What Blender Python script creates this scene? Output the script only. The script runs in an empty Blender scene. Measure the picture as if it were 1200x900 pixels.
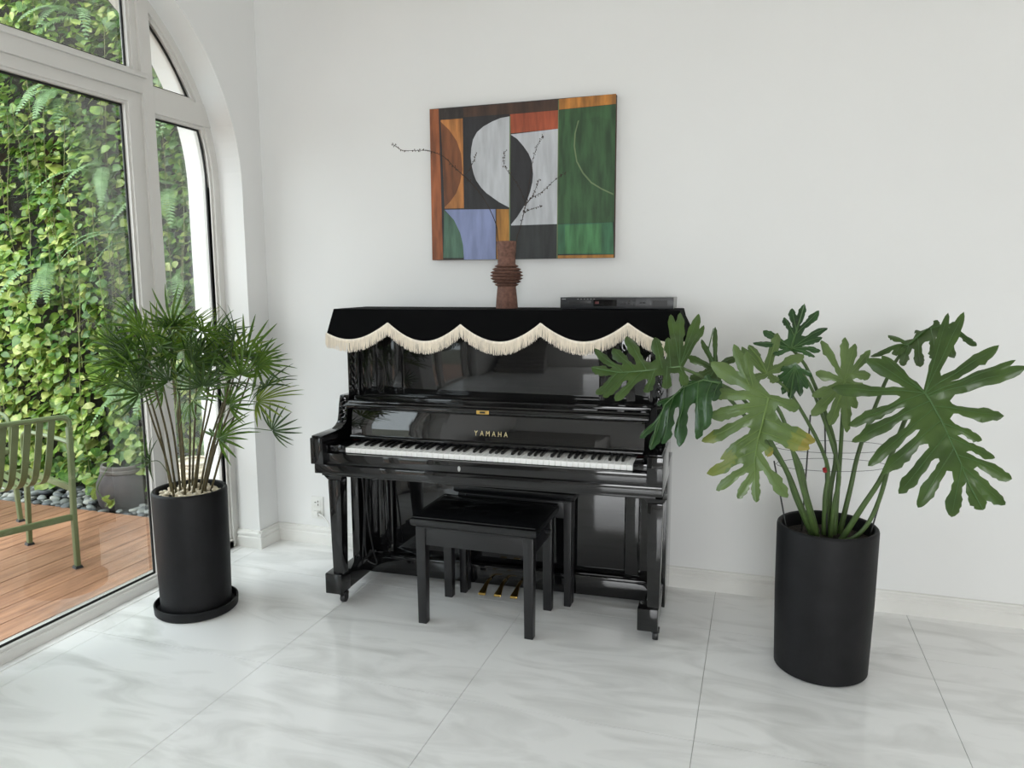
import bpy, bmesh, math, random
from mathutils import Vector, Matrix, geometry

# ------------------------------------------------------------------ camera, light, exposure
scene = bpy.context.scene
COL = scene.collection
scene.view_settings.view_transform = 'Standard'
scene.view_settings.look = 'None'
scene.view_settings.gamma = 1.0
scene.view_settings.use_curve_mapping = False
scene.view_settings.exposure = -0.02
scene.cycles.use_denoising = True
scene.cycles.max_bounces = 12
scene.cycles.diffuse_bounces = 6
scene.cycles.glossy_bounces = 5
scene.cycles.transparent_max_bounces = 16
scene.cycles.sample_clamp_indirect = 8.0
scene.cycles.caustics_reflective = False
scene.cycles.caustics_refractive = False

cam_data = bpy.data.cameras.new('camera')
cam_data.sensor_fit = 'HORIZONTAL'
cam_data.sensor_width = 36.0
cam_data.lens = 36.0 * 876.93 / 1200.0
cam_data.clip_start = 0.05
cam = bpy.data.objects.new('camera', cam_data)
COL.objects.link(cam)
yaw, pitch, roll = math.radians(18.2932), math.radians(7.7981), math.radians(-0.248)
fw = Vector((-math.sin(yaw) * math.cos(pitch), math.cos(yaw) * math.cos(pitch), -math.sin(pitch)))
rt = Vector((math.cos(yaw), math.sin(yaw), 0))
up = rt.cross(fw)
r2 = rt * math.cos(roll) + up * math.sin(roll)
u2 = up * math.cos(roll) - rt * math.sin(roll)
cam.matrix_world = Matrix(((r2.x, u2.x, -fw.x, 2.5466), (r2.y, u2.y, -fw.y, -3.4755), (r2.z, u2.z, -fw.z, 1.4397), (0, 0, 0, 1)))
scene.camera = cam

world = bpy.data.worlds.new('overcast_sky')
scene.world = world
world.use_nodes = True
bg = world.node_tree.nodes['Background']
bg.inputs[0].default_value = (0.86, 0.94, 1.0, 1)
bg.inputs[1].default_value = 4.7

sun_d = bpy.data.lights.new('veiled_sun', 'SUN')
sun_d.energy = 2.0
sun_d.angle = math.radians(40)
sun_d.color = (1.0, 0.97, 0.90)
sun = bpy.data.objects.new('veiled_sun', sun_d)
COL.objects.link(sun)
sun.rotation_euler = Vector((0.25, 0.75, -1.0)).to_track_quat('-Z', 'Y').to_euler()

def area(name, loc, direction, sx, sy, power, color=(1, 1, 1), portal=False):
    d = bpy.data.lights.new(name, 'AREA')
    d.shape = 'RECTANGLE'
    d.size, d.size_y = sx, sy
    d.energy = power
    d.color = color
    if portal:
        d.cycles.is_portal = True
    o = bpy.data.objects.new(name, d)
    COL.objects.link(o)
    o.location = loc
    o.rotation_euler = Vector(direction).to_track_quat('-Z', 'Z').to_euler()
    return o

area('garden_window_portal', (-0.36, -1.117, 1.45), (1, 0, 0), 1.9, 2.9, 1, portal=True)
area('second_window_portal', (-0.36, -3.35, 1.45), (1, 0, 0), 1.9, 2.9, 1, portal=True)
area('rear_window_portal', (3.7, -7.41, 1.4), (0, 1, 0), 2.6, 2.0, 1, portal=True)
area('side_fill', (6.19, -2.9, 1.2), (-1, 0, -0.2), 2.4, 1.4, 9, (1.0, 0.955, 0.88))  # added warm fill lamp, lifts the right and lower part of the wall
area('rear_fill', (3.7, -7.19, 1.4), (0, 1, -0.22), 2.5, 1.9, 104, (1.0, 0.985, 0.965))  # added fill lamp behind the camera, evens out the back wall

LEAVES = {
  'right_big': {"o": [3.0454, -0.88, 1.0866], "ex": [-0.9331, -0.0972, -0.3461], "ey": [0.3443, -0.519, -0.7824], "n": [-0.1036, -0.8492, 0.5178], "mid": [[-0.0, 0.0], [-0.0039, 0.0269], [-0.0067, 0.1029], [-0.0048, 0.1799], [-0.0016, 0.2389], [0.0029, 0.298], [-0.0, 0.3832]], "lobes": [[-0.0, 0.0, -0.1703, -0.2393, 0.016], [-0.0, 0.0, -0.2154, -0.2302, 0.0186], [-0.0, 0.0, -0.2532, -0.0836, 0.024], [-0.0018, 0.0078, -0.2693, -0.0177, 0.016], [-0.0018, 0.0139, -0.2872, 0.0107, 0.024], [-0.006, 0.0459, -0.1637, 0.1404, 0.024], [-0.0066, 0.1088, -0.0825, 0.1897, 0.0173], [-0.0053, 0.1521, -0.0903, 0.2511, 0.0173], [-0.0028, 0.2085, -0.1076, 0.3191, 0.0213], [-0.0005, 0.2469, -0.0559, 0.3876, 0.024], [0.0029, 0.298, 0.0003, 0.3839, 0.0213], [-0.0015, 0.2445, 0.0862, 0.3821, 0.0226], [-0.004, 0.189, 0.1564, 0.3295, 0.0226], [-0.0053, 0.1406, 0.1913, 0.278, 0.0226], [-0.0067, 0.097, 0.2117, 0.2044, 0.0226], [-0.0059, 0.0519, 0.2377, 0.1673, 0.0213], [-0.0039, 0.0269, 0.2532, 0.0795, 0.0226], [-0.0, 0.0, 0.2431, 0.0251, 0.0213], [-0.0, 0.0, 0.2448, -0.1147, 0.024], [-0.0, 0.0, 0.1102, -0.1754, 0.0266], [-0.0, 0.0, 0.066, -0.1647, 0.0186]], "col": 2, "droop": 0.5},
  'centre_pale': {"o": [2.5867, -0.93, 1.06], "ex": [-0.9547, 0.2951, -0.0391], "ey": [-0.0917, -0.4167, -0.9044], "n": [-0.2832, -0.8598, 0.4248], "mid": [[0.0, 0.0], [0.0095, 0.0681], [0.0163, 0.1403], [0.0204, 0.2114], [0.0102, 0.2662], [0.0, 0.3419]], "lobes": [[0.0, 0.0, -0.098, 0.03, 0.0222], [0.0095, 0.0681, -0.1587, 0.1368, 0.0236], [0.0143, 0.1144, -0.1462, 0.1597, 0.0222], [0.0155, 0.1459, -0.0359, 0.1892, 0.0167], [0.0176, 0.1914, -0.0948, 0.3163, 0.0208], [0.0139, 0.2388, 0.0, 0.3419, 0.0167], [0.0143, 0.236, 0.0575, 0.3383, 0.0167], [0.0173, 0.2139, 0.1331, 0.3197, 0.0194], [0.0195, 0.1775, 0.1698, 0.2696, 0.0222], [0.0174, 0.1318, 0.1006, 0.2136, 0.0167], [0.0131, 0.1029, 0.1344, 0.2169, 0.0167], [0.007, 0.0449, 0.2011, 0.1644, 0.0264], [0.0042, 0.0244, 0.1919, 0.0711, 0.025], [0.0, 0.0, 0.2326, -0.0152, 0.025], [0.0, 0.0, 0.2153, -0.1186, 0.0305], [0.0646, -0.0315, 0.148, -0.1916, 0.0194], [0.053, -0.0291, 0.0997, -0.1609, 0.0167]], "col": 1, "droop": 0.5},
  'yellow_top': {"o": [2.5752, -0.8, 1.1245], "ex": [0.8594, 0.3711, 0.3516], "ey": [-0.5015, 0.4781, 0.7211], "n": [0.0995, -0.796, 0.597], "mid": [[0.0, 0.0], [0.0056, 0.0571], [0.0, 0.1247]], "lobes": [[0.0, 0.0, -0.0583, -0.0026, 0.0204], [0.0, 0.0, -0.0471, 0.1275, 0.0145], [0.0, 0.0, -0.024, 0.1282, 0.016], [0.0, 0.0, 0.0042, 0.1266, 0.0175], [0.0, 0.0, 0.1114, 0.1266, 0.0204], [0.0, 0.0, 0.1503, 0.0161, 0.0218], [0.0, 0.0, 0.0191, -0.0454, 0.0204]], "col": 1, "droop": 0.5},
  'left_reach': {"o": [2.2858, -0.8, 1.1394], "ex": [-0.0801, 0.6868, 0.7224], "ey": [-0.9955, -0.0915, -0.0234], "n": [0.0501, -0.7211, 0.691], "mid": [[0.0, 0.0], [-0.0176, 0.1032], [-0.029, 0.2077], [-0.0, 0.3127]], "lobes": [[0.0, 0.0, 0.1867, -0.0845, 0.015], [0.0, 0.0, 0.2448, -0.0668, 0.0196], [0.0, 0.0, 0.2612, 0.001, 0.0196], [0.0, 0.0, 0.2472, 0.035, 0.0196], [-0.0045, 0.0314, 0.1281, 0.0424, 0.0181], [-0.012, 0.0608, 0.1328, 0.0898, 0.0211], [-0.0195, 0.1141, 0.1424, 0.1939, 0.0226], [-0.0233, 0.1529, 0.0824, 0.2406, 0.0226], [-0.0271, 0.1978, 0.083, 0.3063, 0.0181], [-0.0271, 0.2069, -0.0, 0.3127, 0.0241], [-0.0271, 0.216, -0.1228, 0.2862, 0.0211], [-0.0271, 0.1767, -0.1354, 0.2605, 0.0181], [-0.0214, 0.132, -0.1531, 0.2179, 0.0196], [-0.0157, 0.0845, -0.1196, 0.1138, 0.0181], [-0.0044, 0.0432, -0.1046, 0.0445, 0.0181], [0.0, 0.0, -0.0824, -0.0216, 0.0181]], "col": 2, "droop": 0.5},
  'left_droop': {"o": [2.4248, -0.86, 1.0942], "ex": [-0.5794, 0.7002, 0.4172], "ey": [-0.6788, -0.1312, -0.7225], "n": [-0.4511, -0.7018, 0.5514], "mid": [[0.0, 0.0], [0.057, 0.0299], [0.1012, 0.1008], [0.0996, 0.1855], [0.0606, 0.2624], [0.0, 0.3279]], "lobes": [[0.0, 0.0, -0.0495, 0.0566, 0.0174], [0.0269, 0.0118, -0.1015, 0.1456, 0.0203], [0.0652, 0.0443, -0.1155, 0.1831, 0.0232], [0.0956, 0.0923, -0.076, 0.2456, 0.0261], [0.1033, 0.141, -0.0235, 0.282, 0.0261], [0.0845, 0.2168, 0.0, 0.3279, 0.0232], [0.0816, 0.2188, 0.0707, 0.3317, 0.0145], [0.1004, 0.1431, 0.1286, 0.2039, 0.0145], [0.0818, 0.065, 0.1246, 0.0927, 0.0145], [0.0433, 0.0197, 0.0659, 0.0113, 0.0145]], "col": 3, "droop": 0.5},
  'top_dark': {"o": [2.6536, -0.72, 1.207], "ex": [0.9644, -0.0183, -0.264], "ey": [0.215, 0.6359, 0.7412], "n": [0.1543, -0.7715, 0.6172], "mid": [[0.0, 0.0], [0.0, 0.0875], [0.0, 0.1974]], "lobes": [[0.0, 0.0, 0.083, -0.0105, 0.0118], [0.0, 0.0, 0.0955, 0.0237, 0.0118], [0.0, 0.0, 0.0877, 0.0733, 0.0133], [0.0, 0.0, 0.0966, 0.1261, 0.0133], [-0.0007, 0.0527, 0.0527, 0.1805, 0.0162], [0.0, 0.0875, 0.0, 0.1974, 0.0148], [-0.0029, 0.0748, -0.0358, 0.1647, 0.0148], [-0.0034, 0.0517, -0.053, 0.1112, 0.0148], [0.0, 0.0, -0.1065, 0.0374, 0.0162], [0.0, 0.0, -0.1266, -0.0235, 0.0148], [0.0, 0.0, -0.0506, -0.0558, 0.0118]], "col": 3, "droop": 0.5},
  'mid_dark': {"o": [2.6673, -0.78, 1.1544], "ex": [-0.9916, 0.0752, 0.1049], "ey": [-0.0753, 0.3229, -0.9434], "n": [-0.1048, -0.9435, -0.3145], "mid": [[0.0, 0.0], [0.001, 0.0553], [0.0, 0.1281]], "lobes": [[0.0, 0.0, -0.0584, 0.0291, 0.0116], [0.0, 0.0, -0.0495, 0.0827, 0.0145], [0.0, 0.0, -0.0314, 0.1124, 0.0145], [0.0, 0.0, 0.0, 0.1281, 0.0174], [0.0, 0.0, 0.0273, 0.1128, 0.0145], [0.0, 0.0, 0.0546, 0.0742, 0.0145], [0.0, 0.0, 0.0444, 0.02, 0.0116]], "col": 3, "droop": 0.5},
  'mid_yellow': {"o": [2.8282, -0.74, 1.0999], "ex": [-0.9568, 0.1035, 0.2716], "ey": [-0.2862, -0.4983, -0.8184], "n": [0.0506, -0.8608, 0.5064], "mid": [[0.0, 0.0], [-0.0034, 0.0585], [-0.0, 0.1674]], "lobes": [[0.0, 0.0, -0.0422, -0.1335, 0.0159], [0.0012, -0.023, -0.0689, -0.0486, 0.0202], [0.0, 0.0, -0.0866, 0.0143, 0.0202], [0.0, 0.0, -0.0608, 0.0859, 0.0173], [0.0, 0.0, -0.0575, 0.1772, 0.0173], [0.0, 0.0, -0.0009, 0.1703, 0.0188], [0.0, 0.0, 0.0627, 0.1623, 0.0202], [0.0, 0.0, 0.0813, 0.0935, 0.0173], [0.0, 0.0, 0.0972, 0.0053, 0.0202], [0.0, 0.0, 0.1163, -0.1223, 0.0159], [0.0, 0.0, 0.0463, -0.1574, 0.0173], [0.0, 0.0, 0.009, -0.1462, 0.0173]], "col": 1, "droop": 0.5},
  'back_arch': {"o": [3.0352, -0.62, 1.2192], "ex": [0.0122, -0.7999, -0.6], "ey": [0.9999, 0.0097, 0.0073], "n": [0.0, -0.6, 0.8], "mid": [[-0.0, 0.0], [-0.0726, 0.0611], [-0.1006, 0.1147], [-0.074, 0.1657], [-0.0, 0.2025]], "lobes": [[-0.0, 0.0, 0.0623, -0.0562, 0.0146], [-0.0, 0.0, 0.1207, -0.0362, 0.0161], [-0.0406, 0.0309, 0.1188, 0.02, 0.0175], [-0.0819, 0.0754, 0.0882, 0.0693, 0.0175], [-0.0961, 0.1168, 0.0656, 0.1251, 0.0175], [-0.0829, 0.154, 0.0086, 0.2012, 0.0146], [-0.1008, 0.1305, -0.1148, 0.1639, 0.0117], [-0.0912, 0.0898, -0.1189, 0.1013, 0.0117], [-0.0634, 0.0467, -0.0722, 0.0265, 0.0117], [-0.0, 0.0, -0.0345, -0.063, 0.0175], [-0.0, 0.0, 0.0599, -0.1246, 0.0132]], "col": 2, "droop": 0.5},
  'back_left': {"o": [2.3987, -0.66, 1.1207], "ex": [0.9905, 0.1363, 0.0167], "ey": [-0.0947, 0.5897, 0.8021], "n": [0.0995, -0.796, 0.597], "mid": [[0.0, 0.0], [-0.0216, 0.0806], [-0.0, 0.1709]], "lobes": [[0.0, 0.0, 0.0589, -0.0286, 0.0187], [0.0, 0.0, 0.0743, 0.0434, 0.0156], [0.0, 0.0, 0.0065, 0.1785, 0.0109], [0.0, 0.0, -0.045, 0.1257, 0.0125], [0.0, 0.0, -0.0965, 0.0439, 0.0187], [0.0, 0.0, -0.0923, -0.0504, 0.0219], [0.0, 0.0, -0.0515, -0.1066, 0.0187], [0.0, 0.0, 0.0158, -0.1338, 0.0219]], "col": 2, "droop": 0.5},
}
ART = [
  ('rust', [(0.0, 1.0), (0.0529, 0.9977), (0.0639, 0.0019), (0.0, 0.0)]),
  ('umber', [(0.0529, 0.9977), (0.1911, 0.9941), (0.1892, 0.9241), (0.0531, 0.9294)]),
  ('brown', [(0.1911, 0.9941), (0.7088, 0.9964), (0.7085, 0.9293), (0.193, 0.9305)]),
  ('ochre', [(0.711, 0.9962), (1.0, 1.0), (1.0, 0.9397), (0.7107, 0.9317)]),
  ('orange', [(0.0628, 0.9244), (0.1892, 0.9241), (0.1897, 0.3419), (0.0781, 0.3439)]),
  ('sienna', [(0.0625, 0.9149), (0.1121, 0.8558), (0.1527, 0.7839), (0.1772, 0.6994), (0.1841, 0.595), (0.1697, 0.5121), (0.1469, 0.443), (0.1106, 0.3881), (0.0784, 0.3539)]),
  ('white', [(0.4492, 0.914), (0.3993, 0.9079), (0.3523, 0.8894), (0.3046, 0.8626), (0.2683, 0.8292), (0.2457, 0.7834), (0.236, 0.7295), (0.2322, 0.6748), (0.2369, 0.6193), (0.2476, 0.5633), (0.2611, 0.5208), (0.2901, 0.4705), (0.3194, 0.4341), (0.3898, 0.3722), (0.446, 0.3349)]),
  ('red', [(0.4517, 0.927), (0.7085, 0.9293), (0.7079, 0.815), (0.4556, 0.807)]),
  ('white', [(0.4555, 0.8003), (0.7079, 0.815), (0.7051, 0.2197), (0.4549, 0.2187)]),
  ('black', [(0.4532, 0.8005), (0.4897, 0.7695), (0.5235, 0.7214), (0.5515, 0.6725), (0.5682, 0.6244), (0.5753, 0.5431), (0.5713, 0.4892), (0.5604, 0.4354), (0.5424, 0.3747), (0.5186, 0.3275), (0.4887, 0.2733), (0.4526, 0.223)]),
  ('charcoal', [(0.4501, 0.2161), (0.704, 0.217), (0.7029, 0.0), (0.4515, 0.0)]),
  ('blue', [(0.0779, 0.3367), (0.3688, 0.3285), (0.3686, 0.0), (0.187, 0.0), (0.1822, 0.0987), (0.1669, 0.1784), (0.132, 0.2658)]),
  ('sage', [(0.0754, 0.3354), (0.132, 0.2658), (0.1669, 0.1784), (0.1822, 0.0987), (0.1861, 0.0115), (0.0655, 0.0136)]),
  ('umber', [(0.0654, 0.0107), (0.186, 0.0086), (0.187, 0.0), (0.0651, 0.0)]),
  ('gold', [(0.3735, 0.3283), (0.4435, 0.3252), (0.4456, 0.0), (0.3723, 0.0)]),
  ('green', [(0.7129, 0.9289), (1.0, 0.9372), (0.9984, 0.2227), (0.7097, 0.2209)]),
  ('moss', [(0.8089, 0.8556), (0.7925, 0.7793), (0.7902, 0.7013), (0.8033, 0.6084), (0.8362, 0.5337), (0.88, 0.4716), (0.9345, 0.4289), (0.9939, 0.3928), (0.9971, 0.6856), (0.9991, 0.8388), (0.9111, 0.8721)]),
  ('line', [(0.8165, 0.8575), (0.8089, 0.8556), (0.7925, 0.7793), (0.7891, 0.7013), (0.8022, 0.6059), (0.8351, 0.5298), (0.8789, 0.4677), (0.9345, 0.425), (0.9939, 0.3889), (0.9939, 0.3981), (0.9366, 0.4328), (0.8833, 0.4754), (0.8406, 0.5374), (0.8088, 0.6081), (0.7957, 0.7008), (0.799, 0.7788)]),
  ('emerald', [(0.7096, 0.2181), (0.9941, 0.2215), (0.9998, 0.0218), (0.7088, 0.0275)]),
  ('emerald2', [(0.7469, 0.2086), (0.9355, 0.2129), (0.9385, 0.0312), (0.7464, 0.0323)]),
  ('gold', [(0.7087, 0.0191), (0.9999, 0.0191), (1.0, 0.0), (0.7086, 0.0)]),
  ('line', [(0.7077, 0.9939), (0.7121, 0.9935), (0.7075, 0.0), (0.7029, 0.0)]),
  ('line', [(0.4492, 0.914), (0.4549, 0.9135), (0.448, 0.0), (0.4432, 0.0)]),
]
TWIGS = [[[1.4153, -0.2434, 1.6203], [1.4106, -0.2517, 1.6858], [1.3867, -0.26, 1.7514], [1.3499, -0.2684, 1.817], [1.3028, -0.2767, 1.8737], [1.2708, -0.285, 1.9065], [1.2287, -0.2934, 1.9444], [1.1815, -0.3017, 1.9917], [1.1184, -0.31, 2.0188], [1.0649, -0.3184, 2.0233], [0.9952, -0.3267, 2.0259], [0.9679, -0.335, 2.0401], [0.9533, -0.3434, 2.0507]], [[1.2662, -0.2734, 1.9082], [1.2986, -0.29, 1.9321], [1.3257, -0.3067, 1.965], [1.3445, -0.3234, 1.9913]], [[1.5011, -0.2434, 1.6186], [1.5148, -0.2391, 1.6652], [1.5336, -0.2348, 1.7394], [1.5422, -0.2305, 1.7766], [1.5657, -0.2262, 1.8038], [1.6135, -0.2219, 1.83], [1.6705, -0.2176, 1.8783], [1.7173, -0.2134, 1.9084]], [[1.5425, -0.2314, 1.7765], [1.5302, -0.2234, 1.8055], [1.5029, -0.2154, 1.863], [1.4604, -0.2074, 1.9168], [1.4327, -0.1994, 1.9518], [1.4252, -0.1914, 1.9951], [1.4348, -0.1834, 2.0237]], [[1.5425, -0.2314, 1.7765], [1.5671, -0.2469, 1.893], [1.5864, -0.2624, 1.9712], [1.615, -0.2779, 2.0296], [1.6384, -0.2934, 2.0564]], [[1.5495, -0.2314, 1.7836], [1.5753, -0.2254, 1.822], [1.5912, -0.2194, 1.8633], [1.6012, -0.2134, 1.8865]], [[1.5338, -0.2354, 1.7394], [1.5741, -0.2544, 1.7549], [1.6235, -0.2734, 1.7625]]]
FANS = [[0.101, -1.159, 1.252], [0.17, -1.137, 1.218], [0.201, -1.104, 1.304], [0.175, -0.984, 1.242], [0.346, -1.072, 1.291], [0.161, -0.943, 1.167], [0.072, -0.949, 1.114], [0.23, -0.902, 1.202], [0.203, -1.183, 1.081], [0.117, -1.189, 1.093], [0.296, -1.227, 1.064], [0.465, -1.062, 1.292], [0.326, -0.888, 1.188], [0.35, -0.835, 1.221], [0.577, -1.023, 1.258], [0.426, -0.875, 1.153], [0.568, -0.939, 1.19], [0.599, -1.016, 1.123], [0.633, -0.958, 1.152], [0.422, -0.899, 1.062], [0.278, -0.913, 1.08], [0.379, -1.127, 1.074], [0.397, -0.949, 1.095], [0.719, -1.014, 1.079], [0.629, -0.873, 0.872], [0.39, -1.047, 1.016], [0.425, -0.878, 0.972], [0.135, -0.937, 1.02], [0.199, -1.095, 0.761], [0.367, -0.884, 0.823], [0.636, -0.973, 1.009], [0.182, -1.195, 1.176], [0.36, -1.114, 1.24], [0.408, -1.059, 1.169], [0.209, -1.054, 1.223], [0.409, -0.937, 1.158], [0.644, -1.005, 1.082], [0.479, -1.094, 1.084], [0.158, -0.954, 1.082], [0.315, -1.05, 1.206], [0.525, -0.796, 1.152], [0.286, -0.902, 1.093], [0.523, -0.965, 1.181], [0.42, -0.963, 1.262], [0.253, -1.007, 1.218], [0.273, -1.15, 1.285], [0.215, -1.177, 1.206], [0.2, -0.902, 1.199], [0.328, -0.976, 1.287], [0.37, -1.004, 1.153], [0.396, -0.896, 1.246], [0.325, -1.053, 1.312], [0.304, -1.041, 1.314], [0.087, -0.945, 1.081], [0.257, -1.184, 1.144], [0.477, -1.084, 1.217], [0.467, -0.98, 1.126], [0.474, -0.919, 1.194], [0.324, -1.129, 1.242], [0.271, -1.158, 1.192], [0.349, -1.129, 1.1]]

# ------------------------------------------------------------------ materials
def new_mat(name):
    m = bpy.data.materials.new(name)
    m.use_nodes = True
    return m, m.node_tree.nodes, m.node_tree.links, m.node_tree.nodes['Principled BSDF']

def srgb(r, g, b):
    f = lambda c: (c / 255 / 12.92) if c / 255 <= 0.04045 else ((c / 255 + 0.055) / 1.055) ** 2.4
    return (f(r), f(g), f(b), 1)

def mat(name, col, rough=0.5, metal=0.0, coat=0.0, noise=0.0, scale=8.0, bump=0.0, bscale=60.0, spec=0.5, stretch=None, trans=0.0, col2=None):
    m, N, LK, P = new_mat(name)
    P.inputs['Roughness'].default_value = rough
    P.inputs['Metallic'].default_value = metal
    P.inputs['Coat Weight'].default_value = coat
    P.inputs['Coat Roughness'].default_value = 0.03
    P.inputs['Specular IOR Level'].default_value = spec
    P.inputs['Base Color'].default_value = col
    if noise or bump or col2:
        tc = N.new('ShaderNodeTexCoord')
        mp = N.new('ShaderNodeMapping')
        LK.new(tc.outputs['Object'], mp.inputs['Vector'])
        if stretch:
            mp.inputs['Scale'].default_value = stretch
        if noise or col2:
            nz = N.new('ShaderNodeTexNoise')
            nz.inputs['Scale'].default_value = scale
            nz.inputs['Detail'].default_value = 5
            LK.new(mp.outputs[0], nz.inputs['Vector'])
            rp = N.new('ShaderNodeValToRGB')
            k = noise
            a = tuple(max(0, c * (1 - k)) for c in col[:3]) + (1,)
            b = col2 if col2 else tuple(min(1, c * (1 + k)) for c in col[:3]) + (1,)
            rp.color_ramp.elements[0].color = a
            rp.color_ramp.elements[0].position = 0.34
            rp.color_ramp.elements[1].color = b
            rp.color_ramp.elements[1].position = 0.68
            LK.new(nz.outputs['Fac'], rp.inputs[0])
            LK.new(rp.outputs[0], P.inputs['Base Color'])
        if bump:
            n2 = N.new('ShaderNodeTexNoise')
            n2.inputs['Scale'].default_value = bscale
            n2.inputs['Detail'].default_value = 3
            LK.new(mp.outputs[0], n2.inputs['Vector'])
            bp = N.new('ShaderNodeBump')
            bp.inputs['Strength'].default_value = bump
            bp.inputs['Distance'].default_value = 0.01
            LK.new(n2.outputs['Fac'], bp.inputs['Height'])
            LK.new(bp.outputs[0], P.inputs['Normal'])
    return m

def leaf_mat(name, col, vein, rough=0.35, trans=0.35, noise=0.25, scale=14):
    m, N, LK, P = new_mat(name)
    tc = N.new('ShaderNodeTexCoord')
    nz = N.new('ShaderNodeTexNoise')
    nz.inputs['Scale'].default_value = scale
    nz.inputs['Detail'].default_value = 3
    LK.new(tc.outputs['Object'], nz.inputs['Vector'])
    rp = N.new('ShaderNodeValToRGB')
    rp.color_ramp.elements[0].color = tuple(c * (1 - noise) for c in col[:3]) + (1,)
    rp.color_ramp.elements[0].position = 0.36
    rp.color_ramp.elements[1].color = vein
    rp.color_ramp.elements[1].position = 0.78
    LK.new(nz.outputs['Fac'], rp.inputs[0])
    LK.new(rp.outputs[0], P.inputs['Base Color'])
    P.inputs['Roughness'].default_value = rough
    tr = N.new('ShaderNodeBsdfTranslucent')
    LK.new(rp.outputs[0], tr.inputs['Color'])
    mx = N.new('ShaderNodeMixShader')
    mx.inputs[0].default_value = trans
    LK.new(P.outputs[0], mx.inputs[1])
    LK.new(tr.outputs[0], mx.inputs[2])
    LK.new(mx.outputs[0], N['Material Output'].inputs[0])
    return m

def glass_mat():
    m, N, LK, P = new_mat('window_glass')
    t = N.new('ShaderNodeBsdfTransparent')
    t.inputs[0].default_value = (0.97, 0.985, 0.975, 1)
    g = N.new('ShaderNodeBsdfGlossy')
    g.inputs['Roughness'].default_value = 0.0
    fr = N.new('ShaderNodeFresnel')
    fr.inputs[0].default_value = 1.45
    mx = N.new('ShaderNodeMixShader')
    sc = N.new('ShaderNodeMath')
    sc.operation = 'MULTIPLY'
    sc.inputs[1].default_value = 0.28
    LK.new(fr.outputs[0], sc.inputs[0])
    LK.new(sc.outputs[0], mx.inputs[0])
    LK.new(t.outputs[0], mx.inputs[1])
    LK.new(g.outputs[0], mx.inputs[2])
    LK.new(mx.outputs[0], N['Material Output'].inputs[0])
    return m

def marble_mat():
    m, N, LK, P = new_mat('polished_marble')
    tc = N.new('ShaderNodeTexCoord')
    oi = N.new('ShaderNodeObjectInfo')
    ad = N.new('ShaderNodeVectorMath')
    ad.operation = 'MULTIPLY_ADD'
    ad.inputs[1].default_value = (1, 1, 1)
    LK.new(tc.outputs['Object'], ad.inputs[0])
    LK.new(oi.outputs['Location'], ad.inputs[2])
    mp = N.new('ShaderNodeMapping')
    mp.inputs['Scale'].default_value = (1.0, 3.2, 1.0)
    mp.inputs['Rotation'].default_value = (0, 0, 0.35)
    LK.new(ad.outputs[0], mp.inputs['Vector'])
    nz = N.new('ShaderNodeTexNoise')
    nz.inputs['Scale'].default_value = 2.2
    nz.inputs['Detail'].default_value = 9
    nz.inputs['Distortion'].default_value = 1.2
    LK.new(mp.outputs[0], nz.inputs['Vector'])
    rp = N.new('ShaderNodeValToRGB')
    rp.color_ramp.elements[0].color = srgb(218, 218, 216)
    rp.color_ramp.elements[0].position = 0.30
    rp.color_ramp.elements[1].color = srgb(242, 242, 241)
    rp.color_ramp.elements[1].position = 0.55
    LK.new(nz.outputs['Fac'], rp.inputs[0])
    LK.new(rp.outputs[0], P.inputs['Base Color'])
    P.inputs['Roughness'].default_value = 0.10
    return m

def plank_mat():
    m, N, LK, P = new_mat('deck_wood')
    tc = N.new('ShaderNodeTexCoord')
    oi = N.new('ShaderNodeObjectInfo')
    ad = N.new('ShaderNodeVectorMath')
    ad.operation = 'MULTIPLY_ADD'
    ad.inputs[1].default_value = (1, 1, 1)
    LK.new(tc.outputs['Object'], ad.inputs[0])
    LK.new(oi.outputs['Location'], ad.inputs[2])
    mp = N.new('ShaderNodeMapping')
    mp.inputs['Scale'].default_value = (14, 1.6, 4)
    LK.new(ad.outputs[0], mp.inputs['Vector'])
    nz = N.new('ShaderNodeTexNoise')
    nz.inputs['Scale'].default_value = 2.0
    nz.inputs['Detail'].default_value = 7
    LK.new(mp.outputs[0], nz.inputs['Vector'])
    rp = N.new('ShaderNodeValToRGB')
    rp.color_ramp.elements[0].color = srgb(118, 80, 60)
    rp.color_ramp.elements[0].position = 0.25
    rp.color_ramp.elements[1].color = srgb(172, 128, 100)
    rp.color_ramp.elements[1].position = 0.65
    LK.new(nz.outputs['Fac'], rp.inputs[0])
    hs = N.new('ShaderNodeHueSaturation')
    mr = N.new('ShaderNodeMapRange')
    mr.inputs[3].default_value = 0.9
    mr.inputs[4].default_value = 1.1
    LK.new(oi.outputs['Random'], mr.inputs[0])
    LK.new(mr.outputs[0], hs.inputs['Value'])
    LK.new(rp.outputs[0], hs.inputs['Color'])
    LK.new(hs.outputs[0], P.inputs['Base Color'])
    P.inputs['Roughness'].default_value = 0.5
    return m

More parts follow.
